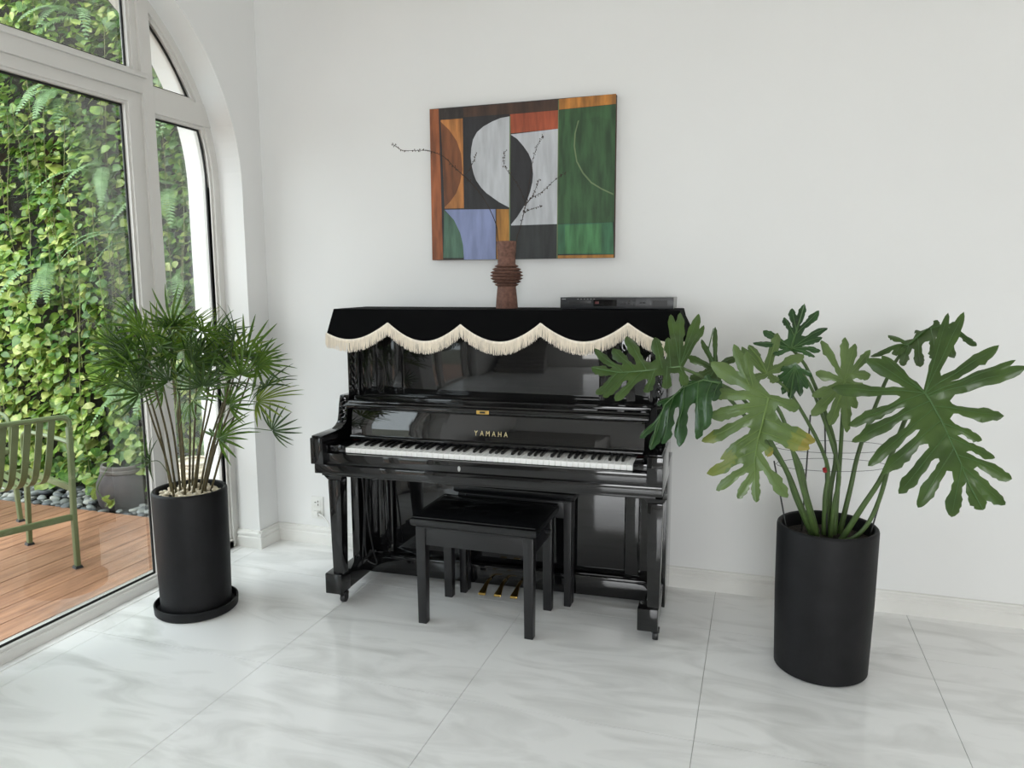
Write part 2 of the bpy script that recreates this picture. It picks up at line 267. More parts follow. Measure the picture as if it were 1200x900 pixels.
M = {}
M['wall'] = mat('wall_paint', srgb(231, 231, 230), 0.75, noise=0.012, scale=1.6, bump=0.03, bscale=25)
M['trim'] = mat('trim_paint', srgb(226, 225, 221), 0.5, noise=0.03, scale=6)
M['ceil'] = mat('ceiling_paint', srgb(236, 236, 234), 0.8)
M['frame'] = mat('window_frame_paint', srgb(214, 212, 208), 0.4)
M['gasket'] = mat('rubber_gasket', srgb(14, 14, 14), 0.6)
M['glass'] = glass_mat()
M['marble'] = marble_mat()
M['joint'] = mat('floor_grout', srgb(176, 174, 170), 0.8)
M['plank'] = plank_mat()
M['soil'] = mat('dark_soil', srgb(38, 30, 24), 0.95, noise=0.5, scale=60, bump=0.8, bscale=90)
M['gwall'] = mat('garden_wall', srgb(46, 44, 36), 0.95, noise=0.5, scale=9, bump=0.6, bscale=20)
M['lacquer'] = mat('black_lacquer', (0.0045, 0.0045, 0.005, 1), 0.045, spec=0.6)
M['lacquer_wavy'] = mat('black_lacquer_fallboard', (0.0045, 0.0045, 0.005, 1), 0.025, spec=1.0, bump=0.04, bscale=9)
M['carved'] = mat('carved_black_lacquer', (0.006, 0.006, 0.0065, 1), 0.12, spec=0.6)
M['satin'] = mat('satin_black_wood', srgb(21, 21, 23), 0.36)
M['white_key'] = mat('white_key', srgb(248, 248, 246), 0.2)
M['black_key'] = mat('black_key', srgb(14, 14, 15), 0.3)
M['felt'] = mat('felt', srgb(60, 18, 18), 0.95)
M['pale_gold'] = mat('pale_gold_letter', srgb(222, 206, 160), 0.3, metal=0.8)
M['brass'] = mat('brass', srgb(205, 170, 96), 0.28, metal=1.0)
M['steel'] = mat('steel', srgb(190, 190, 190), 0.3, metal=1.0)
M['velvet'] = mat('black_velvet', srgb(9, 9, 10), 0.95, spec=0.1)
M['fringe'] = mat('cream_fringe', srgb(242, 232, 216), 0.8, noise=0.10, scale=120, stretch=(1, 1, 0.1))
M['leather'] = mat('black_leather', srgb(13, 14, 16), 0.24, bump=0.35, bscale=16)
M['terracotta'] = mat('brown_terracotta', srgb(112, 80, 68), 0.85, noise=0.28, scale=70, bump=0.35, bscale=130)
M['pot'] = mat('charcoal_pot', srgb(20, 20, 22), 0.55, noise=0.2, scale=14, bump=0.06, bscale=110, spec=0.25)
M['jar'] = mat('dark_clay_jar', srgb(66, 60, 60), 0.7, noise=0.25, scale=20, bump=0.15, bscale=60)
M['jar_rim'] = mat('worn_clay_rim', srgb(104, 100, 96), 0.75, noise=0.25, scale=30)
M['olive'] = mat('olive_metal', srgb(96, 108, 72), 0.45)
M['twig'] = mat('dry_twig', srgb(52, 40, 32), 0.9)
M['bud'] = mat('dry_bud', srgb(60, 46, 38), 0.9)
M['plastic_w'] = mat('white_plastic', srgb(228, 228, 224), 0.35)
M['black_p'] = mat('black_plastic', srgb(22, 22, 24), 0.4)
M['cd'] = mat('brushed_black_metal', srgb(34, 35, 38), 0.36, metal=0.2)
M['cd_side'] = mat('grey_metal_case', srgb(150, 150, 150), 0.4, metal=0.3)
M['display'] = mat('display_window', srgb(8, 8, 10), 0.08)
M['redled'] = mat('dim_red_display', srgb(86, 30, 30), 0.3)
M['print'] = mat('pale_print', srgb(160, 160, 160), 0.5)
M['cream_stone'] = mat('cream_pebble', srgb(226, 214, 190), 0.6, noise=0.10, scale=25)
M['rope'] = mat('cream_rope', srgb(226, 216, 196), 0.85)
M['petiole'] = mat('green_petiole', srgb(72, 94, 48), 0.45, noise=0.15, scale=20)
M['cane'] = mat('palm_cane', srgb(74, 66, 38), 0.6, noise=0.35, scale=40)
M['wire'] = mat('thin_wire', srgb(70, 70, 70), 0.4, metal=0.6)
M['stake'] = mat('black_stake', srgb(18, 20, 18), 0.5)
M['red'] = mat('red_tie', srgb(150, 30, 34), 0.6)
M['stairs'] = mat('stair_stone', srgb(170, 168, 164), 0.5)
PEB = [mat('river_pebble_%d' % i, srgb(*c), 0.55, noise=0.2, scale=18) for i, c in enumerate([(88, 92, 94), (122, 126, 124), (66, 70, 74), (150, 150, 144), (104, 106, 104)])]
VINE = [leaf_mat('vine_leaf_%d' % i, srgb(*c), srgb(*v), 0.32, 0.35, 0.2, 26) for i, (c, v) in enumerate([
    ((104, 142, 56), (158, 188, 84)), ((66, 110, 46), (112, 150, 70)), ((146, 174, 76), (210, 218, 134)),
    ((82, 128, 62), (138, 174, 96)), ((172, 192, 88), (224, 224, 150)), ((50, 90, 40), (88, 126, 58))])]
FERN = leaf_mat('fern_leaf', srgb(112, 150, 92), srgb(160, 192, 140), 0.5, 0.35, 0.2, 20)
PHIL = {1: leaf_mat('pale_lobed_leaf', srgb(88, 112, 58), srgb(112, 134, 80), 0.30, 0.18, 0.15, 9),
        2: leaf_mat('green_lobed_leaf', srgb(56, 82, 32), srgb(78, 104, 44), 0.34, 0.15, 0.18, 8),
        3: leaf_mat('dark_lobed_leaf', srgb(36, 68, 32), srgb(56, 92, 46), 0.24, 0.12, 0.2, 8)}
YEL = [leaf_mat('yellowing_leaf', srgb(110, 124, 58), srgb(132, 140, 66), 0.4, 0.2, 0.1, 9), leaf_mat('yellow_leaf_tip', srgb(134, 130, 56), srgb(160, 142, 62), 0.45, 0.2, 0.15, 12)]
M['vein_dark'] = mat('dark_leaf_vein', srgb(72, 104, 54), 0.4)
M['vein'] = mat('leaf_vein', srgb(104, 128, 66), 0.45)
PALM = [leaf_mat('palm_leaf_%d' % i, srgb(*c), srgb(*v), 0.4, 0.3, 0.2, 20) for i, (c, v) in enumerate([
    ((66, 102, 28), (110, 142, 44)), ((44, 72, 28), (74, 104, 40)), ((108, 134, 44), (150, 168, 70))])]

# ------------------------------------------------------------------ mesh helpers
class MB:
    def __init__(self):
        self.v, self.f, self.mi = [], [], []
    def add(self, verts, faces, mi=0):
        n = len(self.v)
        self.v.extend([tuple(p) for p in verts])
        self.f.extend([tuple(i + n for i in f) for f in faces])
        self.mi.extend([mi] * len(faces))
        return self
    def box(self, x0, x1, y0, y1, z0, z1, mi=0):
        v = [(x0, y0, z0), (x1, y0, z0), (x1, y1, z0), (x0, y1, z0), (x0, y0, z1), (x1, y0, z1), (x1, y1, z1), (x0, y1, z1)]
        return self.add(v, [(0, 3, 2, 1), (4, 5, 6, 7), (0, 1, 5, 4), (1, 2, 6, 5), (2, 3, 7, 6), (3, 0, 4, 7)], mi)
    def frustum(self, b, t, z0, z1, mi=0):
        x0, x1, y0, y1 = b
        X0, X1, Y0, Y1 = t
        v = [(x0, y0, z0), (x1, y0, z0), (x1, y1, z0), (x0, y1, z0), (X0, Y0, z1), (X1, Y0, z1), (X1, Y1, z1), (X0, Y1, z1)]
        return self.add(v, [(0, 3, 2, 1), (4, 5, 6, 7), (0, 1, 5, 4), (1, 2, 6, 5), (2, 3, 7, 6), (3, 0, 4, 7)], mi)
    def prism(self, poly, a0, a1, axis='x', mi=0):
        # poly: list of 2D points; extruded along axis from a0 to a1
        mk = {'x': lambda p, a: (a, p[0], p[1]), 'y': lambda p, a: (p[0], a, p[1]), 'z': lambda p, a: (p[0], p[1], a)}[axis]
        n = len(poly)
        v = [mk(p, a0) for p in poly] + [mk(p, a1) for p in poly]
        f = [tuple(range(n))[::-1], tuple(range(n, 2 * n))] + [(i, (i + 1) % n, n + (i + 1) % n, n + i) for i in range(n)]
        return self.add(v, f, mi)
    def ring(self, outer, inner, a0, a1, axis='x', mi=0):
        mk = {'x': lambda p, a: (a, p[0], p[1]), 'y': lambda p, a: (p[0], a, p[1]), 'z': lambda p, a: (p[0], p[1], a)}[axis]
        n = len(outer)
        v = [mk(p, a0) for p in outer] + [mk(p, a0) for p in inner] + [mk(p, a1) for p in outer] + [mk(p, a1) for p in inner]
        f = []
        for i in range(n):
            j = (i + 1) % n
            f += [(i, j, n + j, n + i), (2 * n + i, 3 * n + i, 3 * n + j, 2 * n + j), (i, 2 * n + i, 2 * n + j, j), (n + i, n + j, 3 * n + j, 3 * n + i)]
        return self.add(v, f, mi)
    def lathe(self, prof, seg=40, c=(0, 0, 0), cap=True, mi=0):
        v, f = [], []
        for r, z in prof:
            for k in range(seg):
                a = 2 * math.pi * k / seg
                v.append((c[0] + r * math.cos(a), c[1] + r * math.sin(a), c[2] + z))
        for i in range(len(prof) - 1):
            for k in range(seg):
                j = (k + 1) % seg
                f.append((i * seg + k, i * seg + j, (i + 1) * seg + j, (i + 1) * seg + k))
        if cap:
            f.append(tuple(range(seg))[::-1])
            f.append(tuple(range((len(prof) - 1) * seg, len(prof) * seg)))
        return self.add(v, f, mi)
    def tube(self, pts, rad, seg=8, mi=0, flat=None):
        pts = [Vector(p) for p in pts]
        n = len(pts)
        rads = rad if isinstance(rad, (list, tuple)) else [rad] * n
        v, f = [], []
        ref = None
        for i, p in enumerate(pts):
            t = (pts[min(i + 1, n - 1)] - pts[max(i - 1, 0)]).normalized()
            if ref is None:
                ref = Vector((0, 0, 1)) if abs(t.z) < 0.9 else Vector((1, 0, 0))
            a = (ref - t * ref.dot(t)).normalized()
            b = t.cross(a)
            ref = a
            for k in range(seg):
                th = 2 * math.pi * k / seg
                v.append(p + a * math.cos(th) * rads[i] + b * math.sin(th) * rads[i])
        for i in range(n - 1):
            for k in range(seg):
                j = (k + 1) % seg
                f.append((i * seg + k, i * seg + j, (i + 1) * seg + j, (i + 1) * seg + k))
        f.append(tuple(range(seg))[::-1])
        f.append(tuple(range((n - 1) * seg, n * seg)))
        return self.add(v, f, mi)
    def bar(self, pts, side, w, t, mi=0):
        # flat bar swept along pts; side = unit vector of its width
        pts = [Vector(p) for p in pts]
        side = Vector(side).normalized()
        n = len(pts)
        v, f = [], []
        for i, p in enumerate(pts):
            tg = (pts[min(i + 1, n - 1)] - pts[max(i - 1, 0)]).normalized()
            nn = tg.cross(side).normalized()
            for s, q in ((-1, -1), (1, -1), (1, 1), (-1, 1)):
                v.append(p + side * s * w / 2 + nn * q * t / 2)
        for i in range(n - 1):
            for k in range(4):
                j = (k + 1) % 4
                f.append((i * 4 + k, i * 4 + j, (i + 1) * 4 + j, (i + 1) * 4 + k))
        f += [(3, 2, 1, 0), tuple((n - 1) * 4 + k for k in range(4))]
        return self.add(v, f, mi)
    def mesh(self, name, mats, bevel=0.0, smooth=False, bseg=2):
        me = bpy.data.meshes.new(name)
        me.from_pydata(self.v, [], self.f)
        for m in (mats if isinstance(mats, (list, tuple)) else [mats]):
            me.materials.append(m)
        if any(self.mi):
            me.polygons.foreach_set('material_index', self.mi)
        bm = bmesh.new()
        bm.from_mesh(me)
        bmesh.ops.recalc_face_normals(bm, faces=bm.faces)
        if bevel:
            es = [e for e in bm.edges if len(e.link_faces) == 2 and e.calc_face_angle(0) > 0.5]
            bmesh.ops.bevel(bm, geom=es, offset=bevel, segments=bseg, profile=0.6, affect='EDGES', clamp_overlap=True)
        bm.to_mesh(me)
        bm.free()
        if smooth or bevel:
            me.polygons.foreach_set('use_smooth', [True] * len(me.polygons))
            me.set_sharp_from_angle(angle=math.radians(38))
        me.update()
        return me
    def build(self, name, mats, parent=None, bevel=0.0, smooth=False, bseg=2):
        return link(name, self.mesh(name, mats, bevel, smooth, bseg), parent)

def link(name, data, parent=None):
    o = bpy.data.objects.new(name, data)
    COL.objects.link(o)
    if parent is not None:
        o.parent = parent
    return o

def tag(o, label=None, cat=None, group=None, kind=None):
    if label: o['label'] = label
    if cat: o['category'] = cat
    if group: o['group'] = group
    if kind: o['kind'] = kind
    return o

def thing(name, loc, label, cat, rz=0.0, group=None):
    o = link(name, None)
    o.location = loc
    o.rotation_euler = (0, 0, rz)
    o.empty_display_size = 0.1
    return tag(o, label, cat, group)

def struct(o):
    o['kind'] = 'structure'
    return o

def smooth_path(pts, n=6):
    P = [Vector(p) for p in pts]
    out = []
    for i in range(len(P) - 1):
        p0, p1, p2, p3 = P[max(i - 1, 0)], P[i], P[i + 1], P[min(i + 2, len(P) - 1)]
        for k in range(n):
            t = k / n
            out.append(0.5 * ((2 * p1) + (p2 - p0) * t + (2 * p0 - 5 * p1 + 4 * p2 - p3) * t * t + (3 * p1 - p0 - 3 * p2 + p3) * t ** 3))
    out.append(P[-1])
    return out

def text_mesh(name, txt, size, depth, font_shear=0.0, spacing=1.0):
    cu = bpy.data.curves.new(name, 'FONT')
    cu.body = txt
    cu.size = size
    cu.extrude = depth
    cu.space_character = spacing
    cu.align_x = 'CENTER'
    cu.align_y = 'CENTER'
    tmp = bpy.data.objects.new(name, cu)
    COL.objects.link(tmp)
    dg = bpy.context.evaluated_depsgraph_get()
    me = bpy.data.meshes.new_from_object(tmp.evaluated_get(dg))
    bpy.data.objects.remove(tmp)
    bpy.data.curves.remove(cu)
    return me

def inset(poly, d):
    # inset of a convex polygon (counter-clockwise)
    n = len(poly)
    out = []
    for i in range(n):
        p0, p1, p2 = Vector(poly[i - 1]), Vector(poly[i]), Vector(poly[(i + 1) % n])
        e1, e2 = (p1 - p0).normalized(), (p2 - p1).normalized()
        n1, n2 = Vector((-e1.y, e1.x)), Vector((-e2.y, e2.x))
        b = n1 + n2
        b = b / max(0.2, (1 + n1.dot(n2)))
        q = p1 + b * d
        out.append((q.x, q.y))
    return out

# ------------------------------------------------------------------ the room
XR, YB, ZC = 6.2, -7.2, 5.4
floor = struct(MB().box(-0.34, XR, YB, 0.0, -0.06, -0.004).build('floor', M['joint']))
T = 0.8
tile_full = MB().box(0.001, T - 0.001, 0.001, T - 0.001, -0.004, 0.0).mesh('tile', M['marble'])
ys = [-0.42 - T * k for k in range(9)]
x0s = [T * k for k in range(-1, 8)]
for y in [0.38] + ys:
    for x in x0s:
        xa, xb, ya, yb = max(x, -0.14), min(x + T, XR), max(y - T, YB), min(y, 0.0)
        if xb - xa < 0.03 or yb - ya < 0.03: continue
        if abs(xb - xa - T) < 1e-6 and abs(yb - ya - T) < 1e-6:
            t_ = link('tile', tile_full, floor)
        else:
            t_ = link('tile', MB().box(0.001, xb - xa - 0.001, 0.001, yb - ya - 0.001, -0.004, 0.0).mesh('tile', M['marble']), floor)
        t_.location = (xa, ya, 0)

wall_back = struct(MB().box(-0.34, XR + 0.2, 0.0, 0.2, -0.06, ZC).build('wall_back', M['wall']))
struct(MB().box(-0.34, XR + 0.2, YB, 0.2, ZC, ZC + 0.1).build('ceiling', M['ceil']))

R_ARCH, Z_SPR = 0.95, 1.924
def arch_poly(yfar, seg=28):
    # counter-clockwise in (y, z): from near foot to far foot and over the arch
    yc = yfar - R_ARCH
    pts = [(yfar - 2 * R_ARCH, 0.0), (yfar, 0.0)]
    for k in range(seg + 1):
        a = math.pi * k / seg
        pts.append((yc + R_ARCH * math.cos(a), Z_SPR + R_ARCH * math.sin(a)))
    return pts
ARCHES = [-0.167, -2.40]
def left_wall():
    mb = MB()
    v, f = mb.v, mb.f
    X0, X1 = 0.0, -0.34
    def quad(ya, yb, za0, za1, zb0, zb1):
        mb.add([(X0, ya, za0), (X0, yb, zb0), (X0, yb, zb1), (X0, ya, za1)], [(0, 1, 2, 3)])
        mb.add([(X1, ya, za0), (X1, yb, zb0), (X1, yb, zb1), (X1, ya, za1)], [(3, 2, 1, 0)])
    edges = [0.0]
    for yf in ARCHES:
        quad(edges[-1], yf, -0.06, ZC, -0.06, ZC)
        P = arch_poly(yf, 40)
        arc = P[2:]
        for i in range(len(arc) - 1):
            (ya, za), (yb, zb) = arc[i], arc[i + 1]
            quad(ya, yb, za, ZC, zb, ZC)
        loop = [(yf, -0.06)] + arc + [(yf - 2 * R_ARCH, -0.06)]
        for i in range(len(loop) - 1):
            (ya, za), (yb, zb) = loop[i], loop[i + 1]
            mb.add([(X0, ya, za), (X1, ya, za), (X1, yb, zb), (X0, yb, zb)], [(0, 1, 2, 3)])
        edges.append(yf - 2 * R_ARCH)
    quad(edges[-1], YB, -0.06, ZC, -0.06, ZC)
    me = bpy.data.meshes.new('wall_left')
    me.from_pydata(mb.v, [], mb.f)
    bm = bmesh.new(); bm.from_mesh(me)
    bmesh.ops.remove_doubles(bm, verts=bm.verts, dist=0.0005)
    bmesh.ops.recalc_face_normals(bm, faces=bm.faces)
    bm.to_mesh(me); bm.free()
    me.materials.append(M['wall'])
    return struct(link('wall_left', me))
left_wall()

def holed_wall(name, axis, at, thick, a0, a1, h0, h1, z0, z1):
    mb = MB()
    def b(p, q, za, zb):
        if axis == 'x': mb.box(at, at + thick, p, q, za, zb)
        else: mb.box(p, q, at, at + thick, za, zb)
    b(a0, h0, -0.06, ZC); b(h1, a1, -0.06, ZC); b(h0, h1, -0.06, z0); b(h0, h1, z1, ZC)
    return struct(mb.build(name, M['wall']))
holed_wall('wall_right', 'x', XR, 0.2, YB, 0.0, -4.1, -1.7, 0.6, 2.6)
holed_wall('wall_rear', 'y', YB - 0.2, 0.2, -0.34, XR + 0.2, 2.4, 5.0, 0.4, 2.4)
w3 = struct(link('added_rear_window', None))  # unseen window added behind the camera, opening sized to suit the rear fill
MB().ring([(2.4, 0.4), (5.0, 0.4), (5.0, 2.4), (2.4, 2.4)], [(2.46, 0.46), (4.94, 0.46), (4.94, 2.34), (2.46, 2.34)], YB - 0.12, YB - 0.06, 'y').build('window_frame', M['frame'], w3)
MB().box(3.67, 3.73, YB - 0.12, YB - 0.06, 0.46, 2.34).build('mullion', M['frame'], w3)

w4 = struct(link('added_side_window', None))  # unseen window added on the right to go with the side fill
MB().ring([(-4.1, 0.6), (-1.7, 0.6), (-1.7, 2.6), (-4.1, 2.6)], [(-4.04, 0.66), (-1.76, 0.66), (-1.76, 2.54), (-4.04, 2.54)], XR + 0.06, XR + 0.12, 'x').build('window_frame', M['frame'], w4)
MB().box(XR + 0.08, XR + 0.10, -4.04, -1.76, 0.66, 2.54).build('blind', M['trim'], w4)

# stairs at the far end of the room (seen only as a reflection in the piano)
st = struct(link('stairs', None))
for k in range(9):
    MB().box(0.15, 1.35, -7.19, -5.1 - 0.24 * k, 0.17 * k, 0.17 * (k + 1)).build('step', M['stairs'], st, bevel=0.006)

# baseboards: moulded profile, extruded along the walls
def base_profile(t):
    return [(0, 0), (t, 0), (t, 0.058), (t - 0.005, 0.064), (t - 0.005, 0.070), (t - 0.001, 0.075), (t - 0.001, 0.084), (t - 0.008, 0.090), (t - 0.010, 0.096), (0, 0.098)]
def baseboard(name, a, b, out, t=0.02):
    a, b, out = Vector(a), Vector(b), Vector(out)
    pr = base_profile(t)
    mb = MB()
    n = len(pr)
    v = [a + out * p[0] + Vector((0, 0, p[1])) for p in pr] + [b + out * p[0] + Vector((0, 0, p[1])) for p in pr]
    mb.add(v, [tuple(range(n)), tuple(range(n, 2 * n))] + [(i, (i + 1) % n, n + (i + 1) % n, n + i) for i in range(n)])
    return struct(mb.build(name, M['trim']))
baseboard('baseboard_back', (0, 0, 0), (XR, 0, 0), (0, -1, 0))
baseboard('baseboard_left', (0, 0, 0), (0, -0.1865, 0), (1, 0, 0))
baseboard('baseboard_jamb', (-0.139, -0.167, 0), (0.0199, -0.167, 0), (0, -1, 0))
baseboard('baseboard_left_near', (0, -2.067, 0), (0, -2.40, 0), (1, 0, 0))
baseboard('baseboard_right', (XR, 0, 0), (XR, YB, 0), (-1, 0, 0))

# ------------------------------------------------------------------ arched windows
def clip_convex(poly, keep):
    # keep: list of (nx, nz, d): keep points with nx*y + nz*z <= d
    for nx, nz, d in keep:
        out = []
        for i in range(len(poly)):
            p, q = poly[i], poly[(i + 1) % len(poly)]
            a, b = nx * p[0] + nz * p[1] - d, nx * q[0] + nz * q[1] - d
            if a <= 0: out.append(p)
            if a * b < 0:
                t = a / (a - b)
                out.append((p[0] + (q[0] - p[0]) * t, p[1] + (q[1] - p[1]) * t))
        poly = out
    res = []
    for p in poly:
        if not res or math.hypot(p[0] - res[-1][0], p[1] - res[-1][1]) > 1e-3: res.append(p)
    if math.hypot(res[0][0] - res[-1][0], res[0][1] - res[-1][1]) < 1e-3: res.pop()
    return res

def arched_window(name, yfar):
    W_ = struct(link(name, None))
    A = arch_poly(yfar, 44)
    XI, XO = -0.140, -0.200
    inner = inset(A, 0.042)
    MB().ring(A, inner, XO, XI).build('arch_frame', M['frame'], W_)
    lip = inset(A, 0.056)
    MB().ring(inner, lip, XO, XI - 0.018).build('glazing_bead', M['frame'], W_)
    yl, yr = yfar - 2 * R_ARCH, yfar
    m1, m2 = (yr - 0.49, yr - 0.425), (yl + 0.28, yl + 0.345)     # mullions (near-far extents)
    for a, b in (m1, m2):
        P = clip_convex(inner, [(-1, 0, -a), (1, 0, b)])
        MB().prism(P, XO, XI + 0.010).build('mullion', M['frame'], W_)
    def region(y0, y1, z0, z1=9.0):
        return clip_convex(inner, [(-1, 0, -y0), (1, 0, y1), (0, -1, -z0), (0, 1, z1)])
    # transoms
    MB().box(XO, XI + 0.004, m1[1], yr - 0.045, 2.215, 2.325).build('transom', M['frame'], W_, bevel=0.004)
    MB().box(XO, XI + 0.004, yl + 0.045, m2[0], 2.215, 2.325).build('transom', M['frame'], W_, bevel=0.004)
    ct = MB().box(XO, XI + 0.012, m2[1], m1[0], 2.285, 2.375).build('transom', M['frame'], W_, bevel=0.004)
    MB().box(XI + 0.012, XI + 0.026, m2[1] - 0.02, m1[0] + 0.02, 2.352, 2.375).build('drip_ledge', M['frame'], ct, bevel=0.003)
    # glazed lights: pane, gasket and slim bead
    def light(poly, pane_name='pane', xg=-0.178, bead=0.014, parent=W_):
        P1 = inset(poly, bead)
        P2 = inset(P1, 0.009)
        MB().ring(poly, P1, xg - 0.006, XI - 0.012).build('bead', M['frame'], parent)
        g = MB().prism(P1, xg - 0.003, xg + 0.003).build(pane_name, M['glass'], parent)
        MB().ring(P1, P2, xg + 0.0035, xg + 0.010).build('gasket', M['gasket'], g)
    light(region(m1[1], yr, 2.325)); light(region(m1[1], yr, 0.05, 2.215))
    light(region(yl, m2[0], 2.325)); light(region(yl, m2[0], 0.05, 2.215))
    light(region(m2[1] + 0.032, m1[0] - 0.032, 2.375))
    for ya, yb in ((m2[1], m2[1] + 0.032), (m1[0] - 0.032, m1[0])):
        MB().prism(region(ya, yb, 2.375), XO, XI - 0.004).build('stile', M['frame'], W_)
    MB().box(XO, XI, m1[1], yr - 0.042, 0.0, 0.05).build('bottom_rail', M['frame'], W_, bevel=0.004)
    MB().box(XO, XI, yl + 0.042, m2[0], 0.0, 0.05).build('bottom_rail', M['frame'], W_, bevel=0.004)
    # door sash between the mullions
    ds = link('door_sash', None, W_)
    S = [(m2[1], 0.004), (m1[0], 0.004), (m1[0], 2.285), (m2[1], 2.285)]
    I = [(m2[1] + 0.074, 0.045), (m1[0] - 0.074, 0.045), (m1[0] - 0.074, 2.238), (m2[1] + 0.074, 2.238)]
    MB().ring(S, I, XO + 0.004, XI - 0.002).build('stile_frame', M['frame'], ds, bevel=0.003)
    light(I, parent=ds, bead=0.012)
    MB().box(-0.30, -0.10, yl, yr, -0.02, 0.003).build('threshold', M['marble'], W_)
    return W_
arched_window('window_1', ARCHES[0])
arched_window('window_2', ARCHES[1])

# ------------------------------------------------------------------ terrace outside
struct(MB().box(-30, 30, -30, 20, -0.30, -0.12).build('ground', mat('garden_ground', srgb(120, 118, 104), 0.9, noise=0.2, scale=2)))
deck = struct(MB().box(-4.2, -0.34, -6.6, 0.085, -0.10, -0.028).build('deck', M['soil']))
k = 0
pw = 0.1425
plank_me = MB().box(0.0, pw - 0.004, 0.0, 6.68, -0.028, 0.0).mesh('plank', M['plank'], bevel=0.0025, bseg=1)
x = -0.475
while x > -4.0:
    p_ = link('plank', plank_me, deck)
    p_.location = (x, -6.6, 0)
    x -= pw
wall_garden = struct(MB().box(-4.6, -0.34, 0.66, 0.8, -0.1, 4.9).build('wall_garden', M['gwall']))
bed = struct(MB().box(-4.6, -0.34, 0.085, 0.66, -0.10, -0.03).build('gravel_bed', M['soil']))
random.seed(11)
peb_me = []
for i in range(5):
    bm = bmesh.new()
    bmesh.ops.create_icosphere(bm, subdivisions=2, radius=1.0)
    for v in bm.verts:
        s = 1 + 0.16 * math.sin(3 * v.co.x + i) * math.cos(2.3 * v.co.y + 2 * i)
        v.co = Vector((v.co.x * s, v.co.y * s * 0.78, v.co.z * 0.48 * s))
    me = bpy.data.meshes.new('pebble'); bm.to_mesh(me); bm.free()
    me.polygons.foreach_set('use_smooth', [True] * len(me.polygons))
    me.materials.append(PEB[i])
    peb_me.append(me)
n = 0
for row in range(7):
    for c in range(44):
        if n >= 290: break
        s = random.uniform(0.024, 0.046)
        xx = -0.40 - c * 0.062 + random.uniform(-0.022, 0.022)
        yy = 0.112 + row * 0.05 + random.uniform(-0.018, 0.018)
        if (xx + 1.40) ** 2 + (yy - 0.30) ** 2 < 0.19 ** 2 or (xx + 0.78) ** 2 + (yy - 0.24) ** 2 < 0.15 ** 2: continue
        p_ = link('pebble', peb_me[random.randrange(5)], bed)
        p_.location = (xx, yy, -0.018 + random.uniform(0, 0.02) + (0.012 if row > 2 else 0))
        p_.scale = (s, s, s)
        p_.rotation_euler = (random.uniform(-.3, .3), random.uniform(-.3, .3), random.uniform(0, 6.28))
        n += 1

# ---- climbing vine covering the garden wall
def vine_leaf_geo(kind):
    # heart-shaped leaf along +Y, folded along the midrib and curled at the tip
    if kind == 0: prof = [(0.0, 0.10), (0.10, 0.36), (0.32, 0.46), (0.58, 0.36), (0.82, 0.16), (1.0, 0.0)]
    elif kind == 1: prof = [(0.0, 0.06), (0.12, 0.26), (0.36, 0.36), (0.62, 0.30), (0.84, 0.13), (1.0, 0.0)]
    else: prof = [(-0.02, 0.16), (0.12, 0.42), (0.36, 0.50), (0.62, 0.40), (0.84, 0.20), (1.0, 0.0)]
    v, f = [], []
    for y, w in prof:
        zc = -0.22 * y * y
        v += [(-w, y - (0.10 if y < 0.05 else 0), zc + 0.16 * w), (0, y, zc), (w, y - (0.10 if y < 0.05 else 0), zc + 0.16 * w)]
    for i in range(len(prof) - 1):
        a, b = 3 * i, 3 * (i + 1)
        f += [(a, a + 1, b + 1, b), (a + 1, a + 2, b + 2, b + 1)]
    return v, f
LEAFG = [vine_leaf_geo(k) for k in range(3)]
vine = thing('climbing_vine', (-1.9, 0.50, 0.0), 'dense variegated green vine curtain covering the garden wall outside the window', 'climbing plant')
vloc = Vector((-1.9, 0.50, 0.0))
random.seed(5)
leaf_specs = []
for i in range(13500):
    xx = random.uniform(-3.35, -0.42)
    zz = random.uniform(0.06, 3.75)
    th = 0.17 + 0.07 * math.sin(xx * 4.1 + 1.3) * math.sin(zz * 3.3 + 0.6) + 0.05 * math.sin(xx * 11 + zz * 5)
    if zz < 0.7: th += 0.06 * (0.7 - zz) / 0.7
    u = th * random.uniform(0.15, 1.0) ** 0.55
    s = random.uniform(0.038, 0.070) * (1.12 if zz < 1.0 else 1.0)
    if random.random() < 0.025: s *= 1.7
    leaf_specs.append((u, xx, zz, s))
leaf_specs.sort(reverse=True)
def leaf_matrix(xx, u, zz, s):
    nrm = Vector((random.gauss(0, 0.45), -0.62 + random.gauss(0, 0.25), 0.78 + random.gauss(0, 0.35))).normalized()
    ax = Vector((random.gauss(0, 0.9), random.gauss(-0.2, 0.4), -0.45 + random.gauss(0, 0.35)))
    ax = (ax - nrm * ax.dot(nrm)).normalized()
    rx = ax.cross(nrm)
    p = Vector((xx, 0.54 - u, zz)) - vloc
    return Matrix(((rx.x * s, ax.x * s, nrm.x * s, p.x), (rx.y * s, ax.y * s, nrm.y * s, p.y), (rx.z * s, ax.z * s, nrm.z * s, p.z), (0, 0, 0, 1)))
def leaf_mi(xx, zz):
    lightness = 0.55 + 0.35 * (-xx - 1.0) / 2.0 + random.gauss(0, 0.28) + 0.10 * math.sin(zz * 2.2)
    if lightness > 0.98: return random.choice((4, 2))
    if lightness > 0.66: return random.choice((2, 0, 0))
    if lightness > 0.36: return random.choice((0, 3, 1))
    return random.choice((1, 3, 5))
single = {}
big = MB()
made = 0
